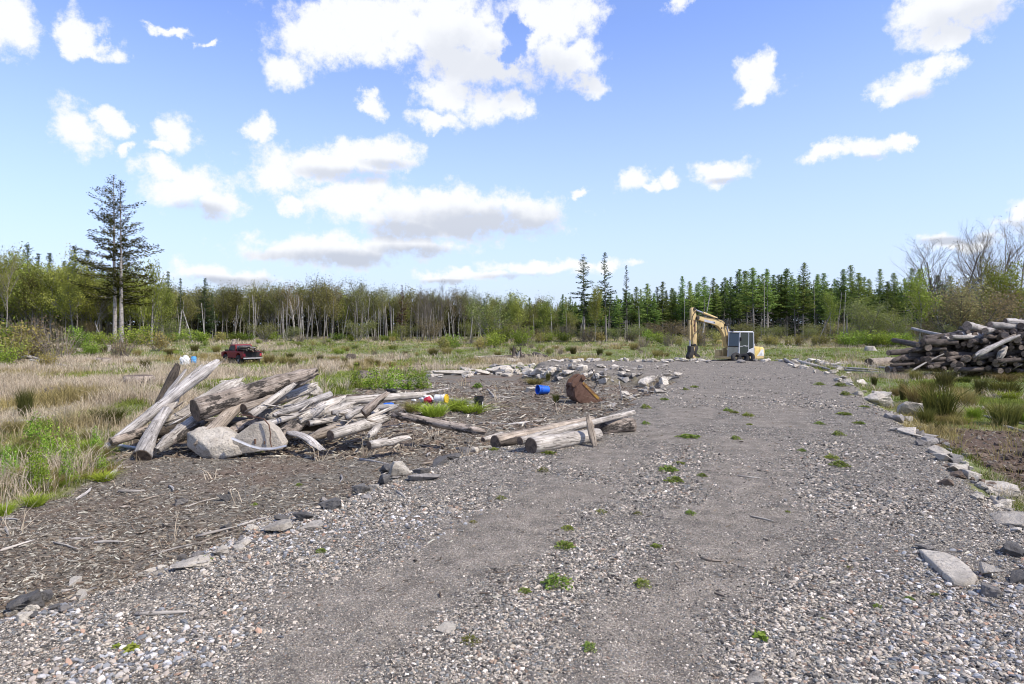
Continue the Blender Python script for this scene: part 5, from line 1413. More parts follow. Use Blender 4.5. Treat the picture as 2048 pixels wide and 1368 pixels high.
# worn tyres dumped before the tracks
def tyre_mb(R_, r_, w, M_):
    return MB().lathe([(r_, -w * .42), (r_ + .03, -w * .5), (R_ - .05, -w * .5), (R_, -w * .32), (R_, w * .32), (R_ - .05, w * .5), (r_ + .03, w * .5), (r_, w * .42)], 28, M_, closed=True)
for k, (px, py, rx_, rz_, lb) in enumerate([(1474, 717, 62, 20, 'old black tyre leaning at the left of the tyres before the excavator'), (1487, 718, 50, -35, 'old black tyre in the middle of the tyres before the excavator'), (1498, 717, 68, -60, 'old black tyre at the right of the tyres before the excavator')]):
    p = P(px, py, 43.4 - .1 * k)
    M_ = Matrix.Rotation(math.radians(rz_), 4, 'Z') @ Matrix.Rotation(math.radians(rx_), 4, 'X')
    t_ = tyre_mb(.40, .20, .22, M_).build('tyre', M_TYRE, smooth=True); t_.location = p; tag(t_, lb, 'tyre', 'old tyres before the excavator')

# ------------------------------------------------------------------ red pickup
TK = tag(empty('pickup_truck', (0, 0, 0)), 'old red lifted pickup truck parked in the dry grass with poles in its bed', 'pickup truck')
dT = 56.0
fT = Vector((-.72, .694, 0))
pR = P(479, 728, dT); zT = h1(pR.x, pR.y)
TK.location = Vector((pR.x - .25, pR.y + 1.1, CAMZ - (729 - HOR) * (dT + 1) / FPX)); TK.rotation_euler = (0, 0, math.atan2(fT.y, fT.x))
M_RED = paint('red_car_paint', (0.22, 0.02, 0.024), .5, (0.11, 0.05, 0.04), .7)
M_DKT = paint('truck_dark', (0.02, 0.02, 0.02), .7, (0.05, 0.045, 0.04), .4)
def arch(cx, r, z0, n=8): return [(cx + r * math.cos(a), z0 + r * math.sin(a)) for a in np.linspace(0, math.pi, n)]
WZ = .40
prof = [(-1.95, .62), (-1.95, 1.12), (-.35, 1.14), (.95, 1.14), (1.15, 1.14), (2.05, 1.04), (2.15, .95), (2.15, .62)] + [(1.86, .62)] + [p for p in arch(1.35, .5, .55)] + [(.84, .6)] + [(-.62, .6)] + [p for p in arch(-1.1, .48, .55)] + [(-1.6, .62)]
body = MB().prism(prof, -.80, .80).build('body', M_RED, TK, bevel=.03)
cabp = [(-.42, 1.142), (-.36, 1.62), (-.22, 1.68), (.55, 1.68), (.66, 1.64), (1.10, 1.142)]
MB().prism(cabp, -.70, .70).build('cab', M_RED, TK, bevel=.04)
for s in (-1, 1):
    MB().prism([(-.25, 1.18), (-.22, 1.58), (.52, 1.58), (.92, 1.18)], s * .706 - .004, s * .706 + .004).build('side_window', M_GLASSB, TK)
    MB().box((.85, s * .80 - .02, 1.12), (1.0, s * .98, 1.26)).build('wing_mirror', M_DKT, TK, bevel=.01)
MB().add([(-.435, -.60, 1.18), (-.435, .60, 1.18), (-.385, .58, 1.60), (-.385, -.58, 1.60)], [(0,1,2,3)]).build('rear_window', M_GLASSB, TK)
MB().add([(1.075, -.62, 1.19), (1.075, .62, 1.19), (.71, .60, 1.60), (.71, -.60, 1.60)], [(0,1,2,3)]).build('windscreen', M_GLASS, TK)
MB().box((-1.93, -.74, 1.121), (-.45, .74, 1.145)).build('bed', M_DKT, TK)
MB().box((-1.975, -.78, .66), (-1.953, .78, 1.10)).build('tailgate', M_DKT, TK)
MB().box((-2.12, -.80, .54), (-1.98, .80, .64)).build('rear_bumper', M_GALV, TK, bevel=.02)
for s in (-1, 1): MB().box((-1.99, s * .68 - .07, .74), (-1.976, s * .68 + .07, .98)).build('tail_light', M_REDP, TK)
MB().box((-1.9, -.55, .45), (2.0, .55, .61)).build('chassis', M_DKT, TK)
for (wx, wy) in ((1.35, .72), (1.35, -.72), (-1.1, .72), (-1.1, -.72)):
    M_ = Matrix.Translation((wx, wy, WZ)) @ Matrix.Rotation(math.radians(90), 4, 'X')
    wh = tyre_mb(.43, .2, .30, M_).build('wheel', M_TYRE, TK, smooth=True)
    MB().lathe([(0, .06), (.08, .07), (.12, .03), (.2, .05), (.21, .12), (.21, -.12), (0, -.12)], 20, M_ @ Matrix.Scale(-1 if wy > 0 else 1, 4, (0, 0, 1))).build('rim', M_GALV, wh, smooth=True)
bpy.context.view_layer.update()
mwT = TK.matrix_world.copy()
for k in range(18):
    y_ = random.uniform(-.62, .62); z_ = 1.19 + .09 * (k % 4) + random.uniform(0, .03)
    a = mwT @ Vector((-2.25 - random.uniform(0, .35), y_, z_ + random.uniform(-.03, .06))); b_ = mwT @ Vector((-.5, y_ * .8 + random.uniform(-.15, .15), z_ + .05))
    log('pole', 'dark pole loaded in the bed of the red pickup', a, b_, .05, .05, M_DARK if random.random() < .7 else M_GREY, end=M_ENDL, seg=8, cat='pole', group='poles loaded in the pickup bed', rough=.05, knots=1)
for k in range(3):
    a = mwT @ Vector((-2.0, .35 + k * .16, 1.46 + .03 * k)); b_ = mwT @ Vector((-.55, .3 + k * .14, 1.42 + k * .03))
    log('pole', 'pale board lying on the pole load of the red pickup', a, b_, .05, .05, M_PALE, seg=8, cat='pole', group='pale boards on the pickup load', flat=.4, knots=0)
# wrapped bundle and blue drum left of the truck
b = G(370, 733)
crumple('wrapped_bundle', 'white plastic wrapped bundle standing in the grass left of the pickup', 'wrapped bundle', b + Vector((0, 0, .38)), .36, .3, .50, M_WHITE, 31)
b = G(385, 729)
dr = tag(empty('drum', b + Vector((.05, .1, .1))), 'light blue plastic drum beside the white wrapped bundle', 'drum')
MB().lathe([(0, 0), (.19, 0), (.21, .03), (.21, .15), (.225, .17), (.21, .19), (.21, .36), (.225, .38), (.21, .40), (.20, .52), (.1, .55), (0, .55)], 22).build('body', M_LBLUE, dr, smooth=True)
MB().lathe([(.05, .55), (.05, .60), (0, .60)], 12, Matrix.Translation((-.1, 0, 0))).build('cap', M_BLACK, dr, smooth=True)

# ------------------------------------------------------------------ trees
def np_tube(pts, rad, seg=6):
    pts = np.asarray(pts, float); n = len(pts)
    tng = np.gradient(pts, axis=0); tng /= np.linalg.norm(tng, axis=1)[:, None] + 1e-9
    ref = np.where(np.abs(tng[:, 2:3]) > .9, np.array([[1., 0, 0]]), np.array([[0, 0, 1.]]))
    u = np.cross(tng, ref); u /= np.linalg.norm(u, axis=1)[:, None] + 1e-9
    v = np.cross(tng, u)
    a = np.linspace(0, 2 * np.pi, seg, endpoint=False)
    V = pts[:, None] + (u[:, None] * np.cos(a)[None, :, None] + v[:, None] * np.sin(a)[None, :, None]) * np.asarray(rad)[:, None, None]
    i = np.arange(n - 1)[:, None] * seg; k = np.arange(seg)[None]; k2 = (k + 1) % seg
    F = np.stack([i + k, i + k2, i + seg + k2, i + seg + k], -1).reshape(-1, 4)
    return V.reshape(-1, 3), F
class Arr:
    def __init__(s): s.V = []; s.F = []; s.C = []; s.n = 0
    def add(s, V, F, C=None):
        s.V.append(V); s.F.append(F + s.n); s.n += len(V)
        if C is not None: s.C.append(C)
    def mesh(s, name, smooth=False):
        return np_mesh(name, np.concatenate(s.V), np.concatenate(s.F), np.concatenate(s.C) if s.C else None, smooth)
def leafquads(pos, size, aspect, axis=None, cols=None, r=rng, jit=.6):
    """small leaf quads; axis: rough direction of the long side"""
    n = len(pos)
    d = r.normal(0, 1, (n, 3)) if axis is None else axis + r.normal(0, jit, (n, 3))
    d /= np.linalg.norm(d, axis=1)[:, None] + 1e-9
    s = np.cross(d, r.normal(0, 1, (n, 3))); s /= np.linalg.norm(s, axis=1)[:, None] + 1e-9
    L = (size * r.uniform(.6, 1.35, n))[:, None]; W = L * aspect
    V = np.stack([pos - d * L * .5, pos + s * W * .5 , pos + d * L * .5, pos - s * W * .5], 1).reshape(-1, 3)
    F = (np.arange(n) * 4)[:, None] + np.arange(4)[None]
    return V, F, np.repeat(cols, 4, 0)

def conifer_mesh(seed, h, crown0, wid, tr, dens, droop, spray, gap=.0, cols=((.018, .034, .014), (.07, .11, .035)), sh='cone', quads=5, deadlow=0.0, vs=.13, pitch=.08, lmin=.5):
    r = np.random.default_rng(seed)
    T = Arr(); K = Arr()
    zz = np.linspace(0, h, 9); lean = r.normal(0, .010, 2)
    cx = lean[0] * zz + .05 * np.sin(zz * .4 + seed); cy = lean[1] * zz
    V, F = np_tube(np.stack([cx, cy, zz], -1), tr * (1 - zz / h * .93), 7); T.add(V, F)
    n = int(dens * h * (1 - crown0))
    c0, c1 = np.array(cols[0]), np.array(cols[1])
    PO, AX, CO = [], [], []
    for k in range(n):
        t = crown0 + (1 - crown0) * ((k + r.random()) / n)
        z = t * h; f = (t - crown0) / (1 - crown0)
        prof = (1 - f) ** .8 * min(1, .45 + f * 3.2) if sh == 'cone' else (1 - f) ** .66 * min(1, .62 + f * 1.6) if sh == 'fir' else (1 - f ** 1.7) ** .8 * min(1, .55 + f * 2.2)
        if r.random() < gap: continue
        L = wid * prof * r.uniform(lmin, 1.2) + .05
        a = r.uniform(0, 2 * np.pi)
        dz = -droop * (1 - f * 1.4) + r.normal(0, pitch) + .25 * f
        m = max(3, int(L / spray * 2.4))
        s = np.linspace(.12, 1, m)
        bx = cx[min(8, int(t * 8))]; by = cy[min(8, int(t * 8))]
        px = bx + np.cos(a) * L * s; py = by + np.sin(a) * L * s; pz = z + dz * L * s + .16 * L * s ** 2
        if L > .9:
            V, F = np_tube(np.stack([px[[0, m // 2, -1]], py[[0, m // 2, -1]], pz[[0, m // 2, -1]]], -1), [tr * .13 * (1 - f) + .008, .02, .008], 3); T.add(V, F)
        p = np.stack([px, py, pz], -1)
        p = np.repeat(p, quads, 0) + r.normal(0, 1, (m * quads, 3)) * np.array([.30, .30, vs]) * spray
        ax = np.tile([np.cos(a), np.sin(a), dz - .1], (len(p), 1))
        side = r.normal(0, .55, (len(p), 1)) * np.array([[-np.sin(a), np.cos(a), 0]])
        clump = r.uniform(0, 1) * .55
        mixv = np.clip(clump + r.uniform(0, .6, (len(p), 1)) - .1 + .15 * f, 0, 1)
        PO.append(p); AX.append(ax + side); CO.append(c0 * (1 - mixv) + c1 * mixv)
    for k in range(int(deadlow * 30)):
        z = h * r.uniform(.12, crown0 + .1); a = r.uniform(0, 6.28); L = wid * r.uniform(.25, .7)
        V, F = np_tube(np.array([[cx[0], cy[0], z], [np.cos(a) * L * .6, np.sin(a) * L * .6, z - .05 * L], [np.cos(a) * L, np.sin(a) * L, z - .25 * L]]), [.03, .022, .01], 3); T.add(V, F)
    PO = np.concatenate(PO); AX = np.concatenate(AX); CO = np.concatenate(CO)
    V, F, C = leafquads(PO, spray * (1.1 - .55 * np.clip(PO[:, 2] / h, 0, 1)), .30, AX, CO, r, .4); K.add(V, F, C)
    return T.mesh('trunk', True), K.mesh('crown')

def branchy(seed, h, tr, fork0, spread, levels, nb, leaf, leafn, cols, upright=.75, leafsp=.35, stems=1, stemlean=.12, wob=.08, aspect=.62):
    """broadleaf tree: stems, limbs, twigs and loose leaves"""
    r = np.random.default_rng(seed)
    T = Arr(); K = Arr(); tips = []
    def grow(p, d, L, rad, lv):
        m = 5 if lv < 2 else 3
        pts = [p]; dd = d.copy()
        for i in range(m):
            dd = dd + r.normal(0, wob, 3) + np.array([0, 0, .06 * upright]); dd /= np.linalg.norm(dd)
            pts.append(pts[-1] + dd * L / m)
        pts = np.array(pts); rr = np.linspace(rad, rad * (.55 if lv < levels else .3), m + 1)
        V, F = np_tube(pts, rr, 6 if lv == 0 else (4 if lv == 1 else 3)); T.add(V, F)
        if lv >= levels - 1: tips.append(pts[1:])
        if lv >= levels: return
        k0 = nb[lv]
        for j in range(k0):
            t = (fork0 if lv == 0 else .25) + (1 - (fork0 if lv == 0 else .25)) * ((j + r.random()) / k0)
            f = t * m; i = min(m - 1, int(f)); q = pts[i] * (1 - (f - i)) + pts[i + 1] * (f - i)
            a = r.uniform(0, 6.283)
            sd2 = np.array([math.cos(a), math.sin(a), 0])
            nd = dd * upright + sd2 * spread * r.uniform(.7, 1.3) + np.array([0, 0, .15]); nd /= np.linalg.norm(nd)
            grow(q, nd, L * r.uniform(.34, .55) * (1.15 - .45 * t if lv == 0 else 1), rad * (.42 if lv == 0 else .5) * (1.1 - .5 * t), lv + 1)
    for s_i in range(stems):
        a = r.uniform(0, 6.28); d0 = np.array([math.cos(a) * stemlean, math.sin(a) * stemlean, 1.0]) * 1.0
        off = np.array([math.cos(a), math.sin(a), 0]) * (0 if stems == 1 else tr * 1.5)
        grow(off, d0 / np.linalg.norm(d0), h * r.uniform(.86, 1.0), tr, 0)
    tp = np.concatenate(tips)
    if leafn:
        idx = r.integers(0, len(tp), leafn)
        pos = tp[idx] + r.normal(0, leafsp, (leafn, 3))
        c0, c1 = np.array(cols[0]), np.array(cols[1])
        cl_ = (np.sin(pos[:, 0] * 2.1 + seed) * np.cos(pos[:, 2] * 1.7) * .5 + .5) * .5
        mx = np.clip(cl_[:, None] + r.uniform(0, .55, (leafn, 1)), 0, 1)
        V, F, C = leafquads(pos, np.full(leafn, leaf), aspect, None, c0 * (1 - mx) + c1 * mx, r); K.add(V, F, C)
        return T.mesh('trunk', True), K.mesh('crown')
    return T.mesh('trunk', True), None

def make_tree(name, label, cat, group, meshes, bark, leafm, loc, sc=1.0, rz=None, sxy=None):
    o = empty(name, loc, random.uniform(0, 6.28) if rz is None else rz)
    sq = sc if sxy is None else sxy
    o.scale = (sq, sq, sc)
    tag(o, label, cat, group)
    if meshes[0] is not None: link('trunk', meshes[0], bark, o)
    if meshes[1] is not None: link('crown', meshes[1], leafm, o)
    return o

OLIVE = ((.115, .118, .036), (.275, .275, .085))
OLIVED = ((.105, .09, .04), (.235, .20, .09))
SPRING = ((.13, .16, .028), (.32, .36, .08))
PINE = ((.060, .100, .026), (.30, .40, .095))
DFIR = ((.020, .038, .016), (.092, .125, .045))
PINES = [conifer_mesh(100 + k, 12, c0, w, .13, 17, .12, .36, cols=PINE, quads=6, deadlow=1.6) for k, (c0, w) in enumerate([(.40, 1.6), (.46, 1.45), (.34, 1.75), (.52, 1.35), (.30, 1.6)])]
FIRS = [conifer_mesh(130 + k, 14, c0, w, .20, 11, .22, .50, cols=DFIR, quads=5, gap=.08) for k, (c0, w) in enumerate([(.12, 2.1), (.2, 1.8), (.16, 2.4)])]
TALLF = [conifer_mesh(150 + k, 15, .30, 2.1, .17, 9.5, .30, .40, cols=DFIR, quads=6, gap=.12) for k in range(2)]
BROWNF = conifer_mesh(160, 10, .25, 1.2, .15, 9, .15, .4, cols=((.06, .035, .022), (.13, .08, .05)), quads=4, gap=.2)
ALDERS = [branchy(200 + k, 10, .13, .42, .62, 2, (15, 6), .20, 2100, OLIVE if k % 2 else OLIVED, leafsp=.34) for k in range(6)]
ALDERM = [branchy(220 + k, 10, .12, .34, .75, 2, (16, 7), .24, 3600, OLIVE, leafsp=.45) for k in range(3)]
GREENS = [branchy(240 + k, 10, .13, .30, .80, 2, (16, 7), .26, 4200, ((.14, .165, .034), (.36, .39, .085)), leafsp=.5) for k in range(3)]
SPRINGT = [branchy(260 + k, 6, .08, .22, .75, 2, (14, 6), .20, 2600, SPRING, leafsp=.30) for k in range(2)]
BUSHT = [branchy(270 + k, 5, .06, .12, .95, 2, (13, 7), .17, 3200, c, leafsp=.32, stems=3, stemlean=.35) for k, c in enumerate([((.16, .14, .06), (.33, .28, .14)), ((.11, .13, .035), (.26, .28, .09)), ((.15, .17, .05), (.34, .36, .13))])]
MAPLES = [branchy(290 + k, 17, .18, .20, .70, 3, (11, 8, 7), .15, 1800, ((.06, .045, .03), (.12, .09, .06)), upright=.8, leafsp=.12, stems=3, stemlean=.30) for k in range(3)]

def treeat(px, top, d, hmesh):
    """foot and scale so that the tree standing there reaches up to `top`"""
    x = (px - 1024) * d / FPX; z = h1(x, d)
    htop = CAMZ - (top - HOR) * d / FPX - z
    return Vector((x, d, z - .1)), htop / hmesh
def seclabel(px):
    return ('at the far left edge' if px < 200 else 'behind the twin firs' if px < 340 else 'behind the red pickup' if px < 620 else 'in the middle of the far tree line' if px < 1000 else
            'left of the two tall firs' if px < 1150 else 'between the tall firs and the digger' if px < 1370 else 'behind the digger' if px < 1560 else 'right of the digger' if px < 1760 else 'behind the tall log stack')
def skyl(px): return float(np.interp(px, [-80, 0, 60, 110, 200, 300, 350, 450, 520, 600, 700, 800, 900, 1000, 1100, 1160], [528, 530, 556, 552, 566, 572, 588, 588, 578, 580, 583, 588, 594, 602, 612, 618]))
def skyr(px): return float(np.interp(px, [990, 1060, 1130, 1200, 1260, 1320, 1400, 1450, 1530, 1600, 1680, 1750, 1800, 1850, 1950, 2048, 2140], [612, 606, 594, 582, 578, 572, 566, 550, 540, 546, 550, 562, 552, 560, 572, 576, 570]))
px = -50.0
while px < 1150:                            # alders: the pale stemmed broadleaf wood
    top = skyl(px) + random.uniform(-9, 16); d = random.uniform(126, 137)
    if px < 330: ms = random.choice(GREENS + ALDERM[:1]); d = random.uniform(116, 126)
    elif px > 980: ms = random.choice(ALDERM + GREENS[:1])
    else: ms = random.choice(ALDERS + ALDERM[:1])
    loc, s = treeat(px, top, d, 10.4)
    pale = random.random() < (.45 if 380 < px < 900 else .2)
    nm = 'green leafed broadleaf tree' if ms in GREENS else 'slender pale stemmed alder' if pale else 'slender olive alder'
    make_tree('alder', nm + ' ' + seclabel(px), 'tree', nm + 's ' + seclabel(px), ms, M_BIRCH if pale else M_TRUNK, M_LEAF, loc, s, sxy=s * random.uniform(.85, 1.15))
    px += random.uniform(10, 17)
px = -60.0
while px < 1150:
    top = skyl(px) + random.uniform(-4, 14); d = random.uniform(140, 152)
    ms = random.choice(ALDERM + GREENS[:1])
    loc, s = treeat(px, top, d, 10.4)
    make_tree('alder', 'dense back row broadleaf tree ' + seclabel(px), 'tree', 'back row broadleaf trees ' + seclabel(px), ms, M_TRUNK, M_LEAF, loc, s, sxy=s * random.uniform(.9, 1.2))
    px += random.uniform(15, 23)
px = 1000.0
while px < 2110:                            # conifer plantation on the right
    top = skyr(px) + random.gauss(0, 13); d = random.uniform(124, 136)
    ms = random.choice(PINES); loc, s = treeat(px, top, d, 12)
    make_tree('conifer', 'front row conifer with a bare pale stem ' + seclabel(px), 'conifer', 'front row conifers ' + seclabel(px), ms, M_TRUNK if random.random() < .6 else M_BIRCH, M_NEEDLE, loc, s, sxy=s * random.uniform(1.05, 1.7))
    px += random.uniform(9, 18) * (1.3 if px < 1150 else 1)
px = 1005.0
while px < 2120:
    top = skyr(px) + random.uniform(-4, 16); d = random.uniform(140, 155)
    ms = random.choice(PINES + FIRS[:1]); hm = 14 if ms in FIRS else 12; loc, s = treeat(px, top, d, hm)
    make_tree('conifer', 'dense back row conifer ' + seclabel(px), 'conifer', 'back row conifers ' + seclabel(px), ms, M_TRUNK, M_NEEDLE, loc, s * 1.0, sxy=s * random.uniform(1.0, 1.3))
    px += random.uniform(13, 20)
for (px, top, w) in [(30, 512, 1), (55, 489, 1.1), (76, 506, .9), (100, 506, 1.1), (128, 522, .9), (150, 492, 1.2), (172, 500, 1.2), (203, 522, 1.1), (188, 545, 1.1)]:
    loc, s = treeat(px, top, 150, 14); make_tree('fir', 'dark fir top rising above the green trees left of the twin firs', 'fir', 'dark firs behind the left trees', random.choice(FIRS), M_FIRBARK, M_NEEDLE, loc, s, sxy=s * w)
for (px, top, w, lb) in [(335, 542, .8, 'spiky fir just right of the twin firs'), (360, 556, .75, 'second spiky fir right of the twin firs'), (410, 556, 1.0, 'dark fir with a rounded crown left of the pickup'),
                         (425, 586, .9, 'small dark fir beside the rounded fir left of the pickup'), (1020, 584, .9, 'dark fir sticking out at the left end of the conifer wood'), (968, 596, .8, 'small dark fir in the middle tree line')]:
    loc, s = treeat(px, top, 122, 14); make_tree('fir', lb, 'fir', None, random.choice(FIRS), M_FIRBARK, M_NEEDLE, loc, s, sxy=s * w)
loc, s = treeat(803, 568, 124, 10); make_tree('fir', 'reddish brown dying conifer in the middle of the tree line', 'conifer', None, BROWNF, M_TWIG, M_NEEDLE, loc, s)
for (px, top, w, lb, v) in [(1168, 508, 1.25, 'left one of the two tall firs, the broader of them', 0), (1212, 504, 1.0, 'right one of the two tall firs with the long bare stem', 1), (1254, 530, .7, 'slim tall fir right of the two tall firs', 1)]:
    loc, s = treeat(px, top, 112, 15); make_tree('fir', lb, 'fir', None, TALLF[v], M_FIRBARK, M_NEEDLE, loc, s, sxy=s * w)
for (px, top, d, w, lb, v) in [(1898, 462, 121, .78, 'left one of the tall bare maples above the log stack', 0), (1962, 470, 123, .72, 'middle tall bare maple above the log stack', 1), (2022, 458, 120, .82, 'right one of the tall bare maples at the right edge', 2)]:
    loc, s = treeat(px, top, d, 17); make_tree('maple', lb, 'maple tree', None, MAPLES[v], M_TWIG, M_LEAF, loc, s * .86, sxy=s * w)
for (px, top, d, sp, sc2, lb, ms, hm, bk) in [(1838, 570, 104, 0, .9, 'bright spring green sapling left of the bare maples', SPRINGT[0], 6, M_BIRCH), (1660, 600, 108, 0, .6, 'small bright leafed tree by the leaning dead trunk', SPRINGT[1], 6, M_BIRCH),
        (1905, 580, 103, 0, 1.3, 'khaki flowering bushy tree behind the log stack', BUSHT[0], 5, M_TRUNK), (1945, 592, 102, 0, 1.1, 'second khaki bushy tree right behind the log stack', BUSHT[0], 5, M_TRUNK),
        (1735, 606, 98, 0, 1.0, 'pale green willow bush right of the digger', BUSHT[2], 5, M_TRUNK), (1768, 622, 99, 0, 1.2, 'green bushy tree left of the log stack', BUSHT[1], 5, M_TRUNK), (1800, 630, 96, 0, 1.1, 'low green bushy tree just left of the log stack', BUSHT[1], 5, M_TRUNK),
        (2015, 560, 106, 0, 1.0, 'yellow green tree at the right edge above the stack', SPRINGT[0], 6, M_TRUNK), (2040, 588, 104, 0, 1.2, 'khaki tree at the right edge behind the stack', BUSHT[0], 5, M_TRUNK), (1985, 540, 110, 0, .55, 'mossy green climber clad tree below the bare maples', GREENS[0], 10, M_TRUNK),
        (983, 610, 104, 0, 1.1, 'olive bushy tree in the middle of the far field edge', BUSHT[1], 5, M_TRUNK), (1040, 600, 110, 0, .9, 'yellow green broadleaf tree left of the tall firs', GREENS[1], 10, M_TRUNK), (1090, 615, 110, 0, 1.0, 'light green broadleaf tree left of the tall firs', GREENS[2], 10, M_TRUNK),
        (1190, 590, 108, 0, .55, 'thin grey green tree between the two tall firs', GREENS[1], 10, M_BIRCH), (305, 548, 112, 0, .5, 'fresh green tree just right of the twin firs', SPRINGT[1], 6, M_BIRCH), (290, 560, 112, 0, .5, 'fresh green tree close behind the twin firs', SPRINGT[0], 6, M_BIRCH),
        (845, 590, 116, 0, .7, 'dark bare branched tree in the middle of the tree line', MAPLES[0], 17, M_TWIG), (872, 588, 118, 0, .75, 'brown bare spreading tree in the middle of the tree line', MAPLES[1], 17, M_TWIG), (12, 530, 108, 0, .6, 'thin olive tree with pale stems at the left edge', ALDERS[1], 10.4, M_BIRCH),
        (150, 545, 110, 0, .9, 'bright green rounded tree left of the twin firs', GREENS[2], 10.4, M_TRUNK), (100, 552, 112, 0, 1.0, 'yellow green rounded tree at the left', GREENS[0], 10.4, M_TRUNK), (190, 590, 106, 0, .9, 'brown twiggy tree left of the twin firs', ALDERS[0], 10.4, M_TWIG)]:
    loc, s = treeat(px, top, d, hm); make_tree('broadleaf_tree', lb, 'tree', None, ms, bk, M_LEAF, loc, s, sxy=s * sc2)
# the twin firs standing free on the left
dF = 104.0
BIGA = conifer_mesh(301, 26, .27, 7.6, .36, 5.4, .10, .52, cols=((.026, .032, .010), (.105, .11, .032)), quads=6, gap=.24, sh='fir', vs=.34, pitch=.17, lmin=.3)
BIGB = conifer_mesh(302, 25.3, .24, 7.6, .36, 5.4, .10, .52, cols=((.026, .032, .010), (.105, .11, .032)), quads=6, gap=.24, sh='fir', vs=.34, pitch=.17, lmin=.3)
for (px, top, ms, hm, lb) in [(230, 352, BIGA, 26, 'left trunk of the two great firs standing free on the left'), (243, 360, BIGB, 25.3, 'right trunk of the two great firs standing free on the left')]:
    loc, s = treeat(px, top, dF, hm); make_tree('fir', lb, 'fir', None, ms, M_FIRBARK, M_NEEDLE, loc, s, rz=1.2 * hm)
# pale stems leaning or standing at the wood's edge
def stem(px, base, px2, top, d, w, label, mat=M_BIRCH, group=None):
    a = Vector(((px - 1024) * d / FPX, d, 0)); a.z = h1(a.x, d) - .1
    log('tree_stem', label, a, P(px2, top, d), w / 2 * px2m(d), w / 4 * px2m(d), mat, seg=7, cat='tree stem', e0='jag', e1='jag', rough=.05, knots=1, endpart=False, group=group)
for q in [(206, 672, 190, 645, 103, 3, 'dead pale stem leaning left of the twin firs'), (386, 672, 366, 622, 112, 3, 'pale birch stem leaning left behind the field'), (356, 670, 364, 620, 112, 4, 'pale birch stem crossing the leaning one'),
          (302, 668, 306, 600, 112, 4, 'white birch stem right of the twin firs'), (1634, 670, 1662, 626, 108, 3, 'dead pale trunk leaning right of the digger'), (1694, 680, 1694, 628, 100, 4, 'broken grey snag standing right of the digger'),
          (1402, 668, 1422, 580, 116, 3, 'thin leaning pale stem behind the digger')]:
    stem(*q)
for k in range(92):
    px = random.uniform(300, 1010) if k < 76 else random.uniform(1000, 1900)
    stem(px, 670, px + random.gauss(0, 5), (skyl(px) if px < 1000 else skyr(px)) + random.uniform(10, 40), random.uniform(116, 128), random.uniform(1.2, 2.4), 'thin pale stem at the wood edge ' + seclabel(px), random.choice([M_BIRCH, M_FIRBARK, M_FIRBARK]), 'thin pale stems ' + seclabel(px))
# the wood behind, its deep shade put into very dark leaf colours
Wd = Arr(); Wt = Arr()
n = 150000
u = rng.uniform(-.80, .80, n); y = rng.uniform(146, 178, n); x = u * y
pxs = u * FPX + 1024
tops = np.where(pxs < 1010, [skyl(p) + 18 for p in pxs], [skyr(p) + 20 + 34 * random.random() for p in pxs])
ztop = CAMZ - (tops - HOR) * y / FPX
z = H(x, y) + (ztop + .3) * rng.random(n) ** np.where(rng.random(n) < .5, 1.5, .7)
cm = np.where((pxs < 1000)[:, None], np.array([.045, .045, .022]), np.array([.02, .035, .014])) * rng.uniform(.5, 1.5, (n, 1))
V, F, C = leafquads(np.stack([x, y, z], -1), np.full(n, .62), .6, None, cm); Wd.add(V, F, C)
for k in range(420):
    u = rng.uniform(-.8, .8); y = rng.uniform(140, 170); h = float(np.interp(u * FPX + 1024, [0, 1000, 1500, 2048], [9, 6.5, 9, 9])); x = u * y
    V, F = np_tube(np.array([[x, y, -.3], [x + rng.normal(0, .2), y, h]]), [.14, .06], 5)
    Wd.add(V, F, np.tile(np.array([.10, .09, .08]) * rng.uniform(.5, 1.4), (len(V), 1)))
tag(link('woods', Wd.mesh('woods'), M_LEAF), kind='stuff')

# ------------------------------------------------------------------ shrubs, rushes, weeds
def shrub_mesh(seed, h, w, nst, nlf, leaf, cols, twig=.03):
    r = np.random.default_rng(seed); T = Arr(); K = Arr(); PO = []
    for k in range(nst):
        a = r.uniform(0, 6.28); o = r.random() ** .5 * w * .25; L = h * r.uniform(.55, 1.05); ln = r.normal(0, .22) + .18
        p0 = np.array([math.cos(a) * o, math.sin(a) * o, 0]); d = np.array([math.cos(a) * ln * w / h, math.sin(a) * ln * w / h, 1])
        pts = np.array([p0, p0 + d * L * .5, p0 + d * L * np.array([1.1, 1.1, 1])])
        V, F = np_tube(pts, [twig * .5, twig * .35, twig * .12], 3); T.add(V, F)
        m = nlf // nst; t = r.uniform(.25, 1.0, m)[:, None]
        PO.append(pts[0] + (pts[2] - pts[0]) * t + r.normal(0, .10 * h ** .5, (m, 3)) * np.array([1.2, 1.2, .7]))
    PO = np.concatenate(PO); c0, c1 = np.array(cols[0]), np.array(cols[1])
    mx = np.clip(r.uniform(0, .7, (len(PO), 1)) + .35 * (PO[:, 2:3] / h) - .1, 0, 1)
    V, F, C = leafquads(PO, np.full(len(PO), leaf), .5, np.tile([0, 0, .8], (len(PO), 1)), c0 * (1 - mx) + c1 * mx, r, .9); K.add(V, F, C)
    return T.mesh('stems'), K.mesh('foliage')
SH_G = [shrub_mesh(400 + k, 2.0, 2.6, 26, 1500, .17, ((.12, .17, .025), (.30, .39, .07))) for k in range(3)]
SH_Y = [shrub_mesh(410 + k, 2.0, 1.7, 30, 900, .15, ((.20, .17, .055), (.42, .40, .11))) for k in range(3)]
SH_B = [shrub_mesh(420 + k, 2.0, 2.2, 60, 620, .12, ((.15, .115, .065), (.30, .25, .13)), .035) for k in range(3)]
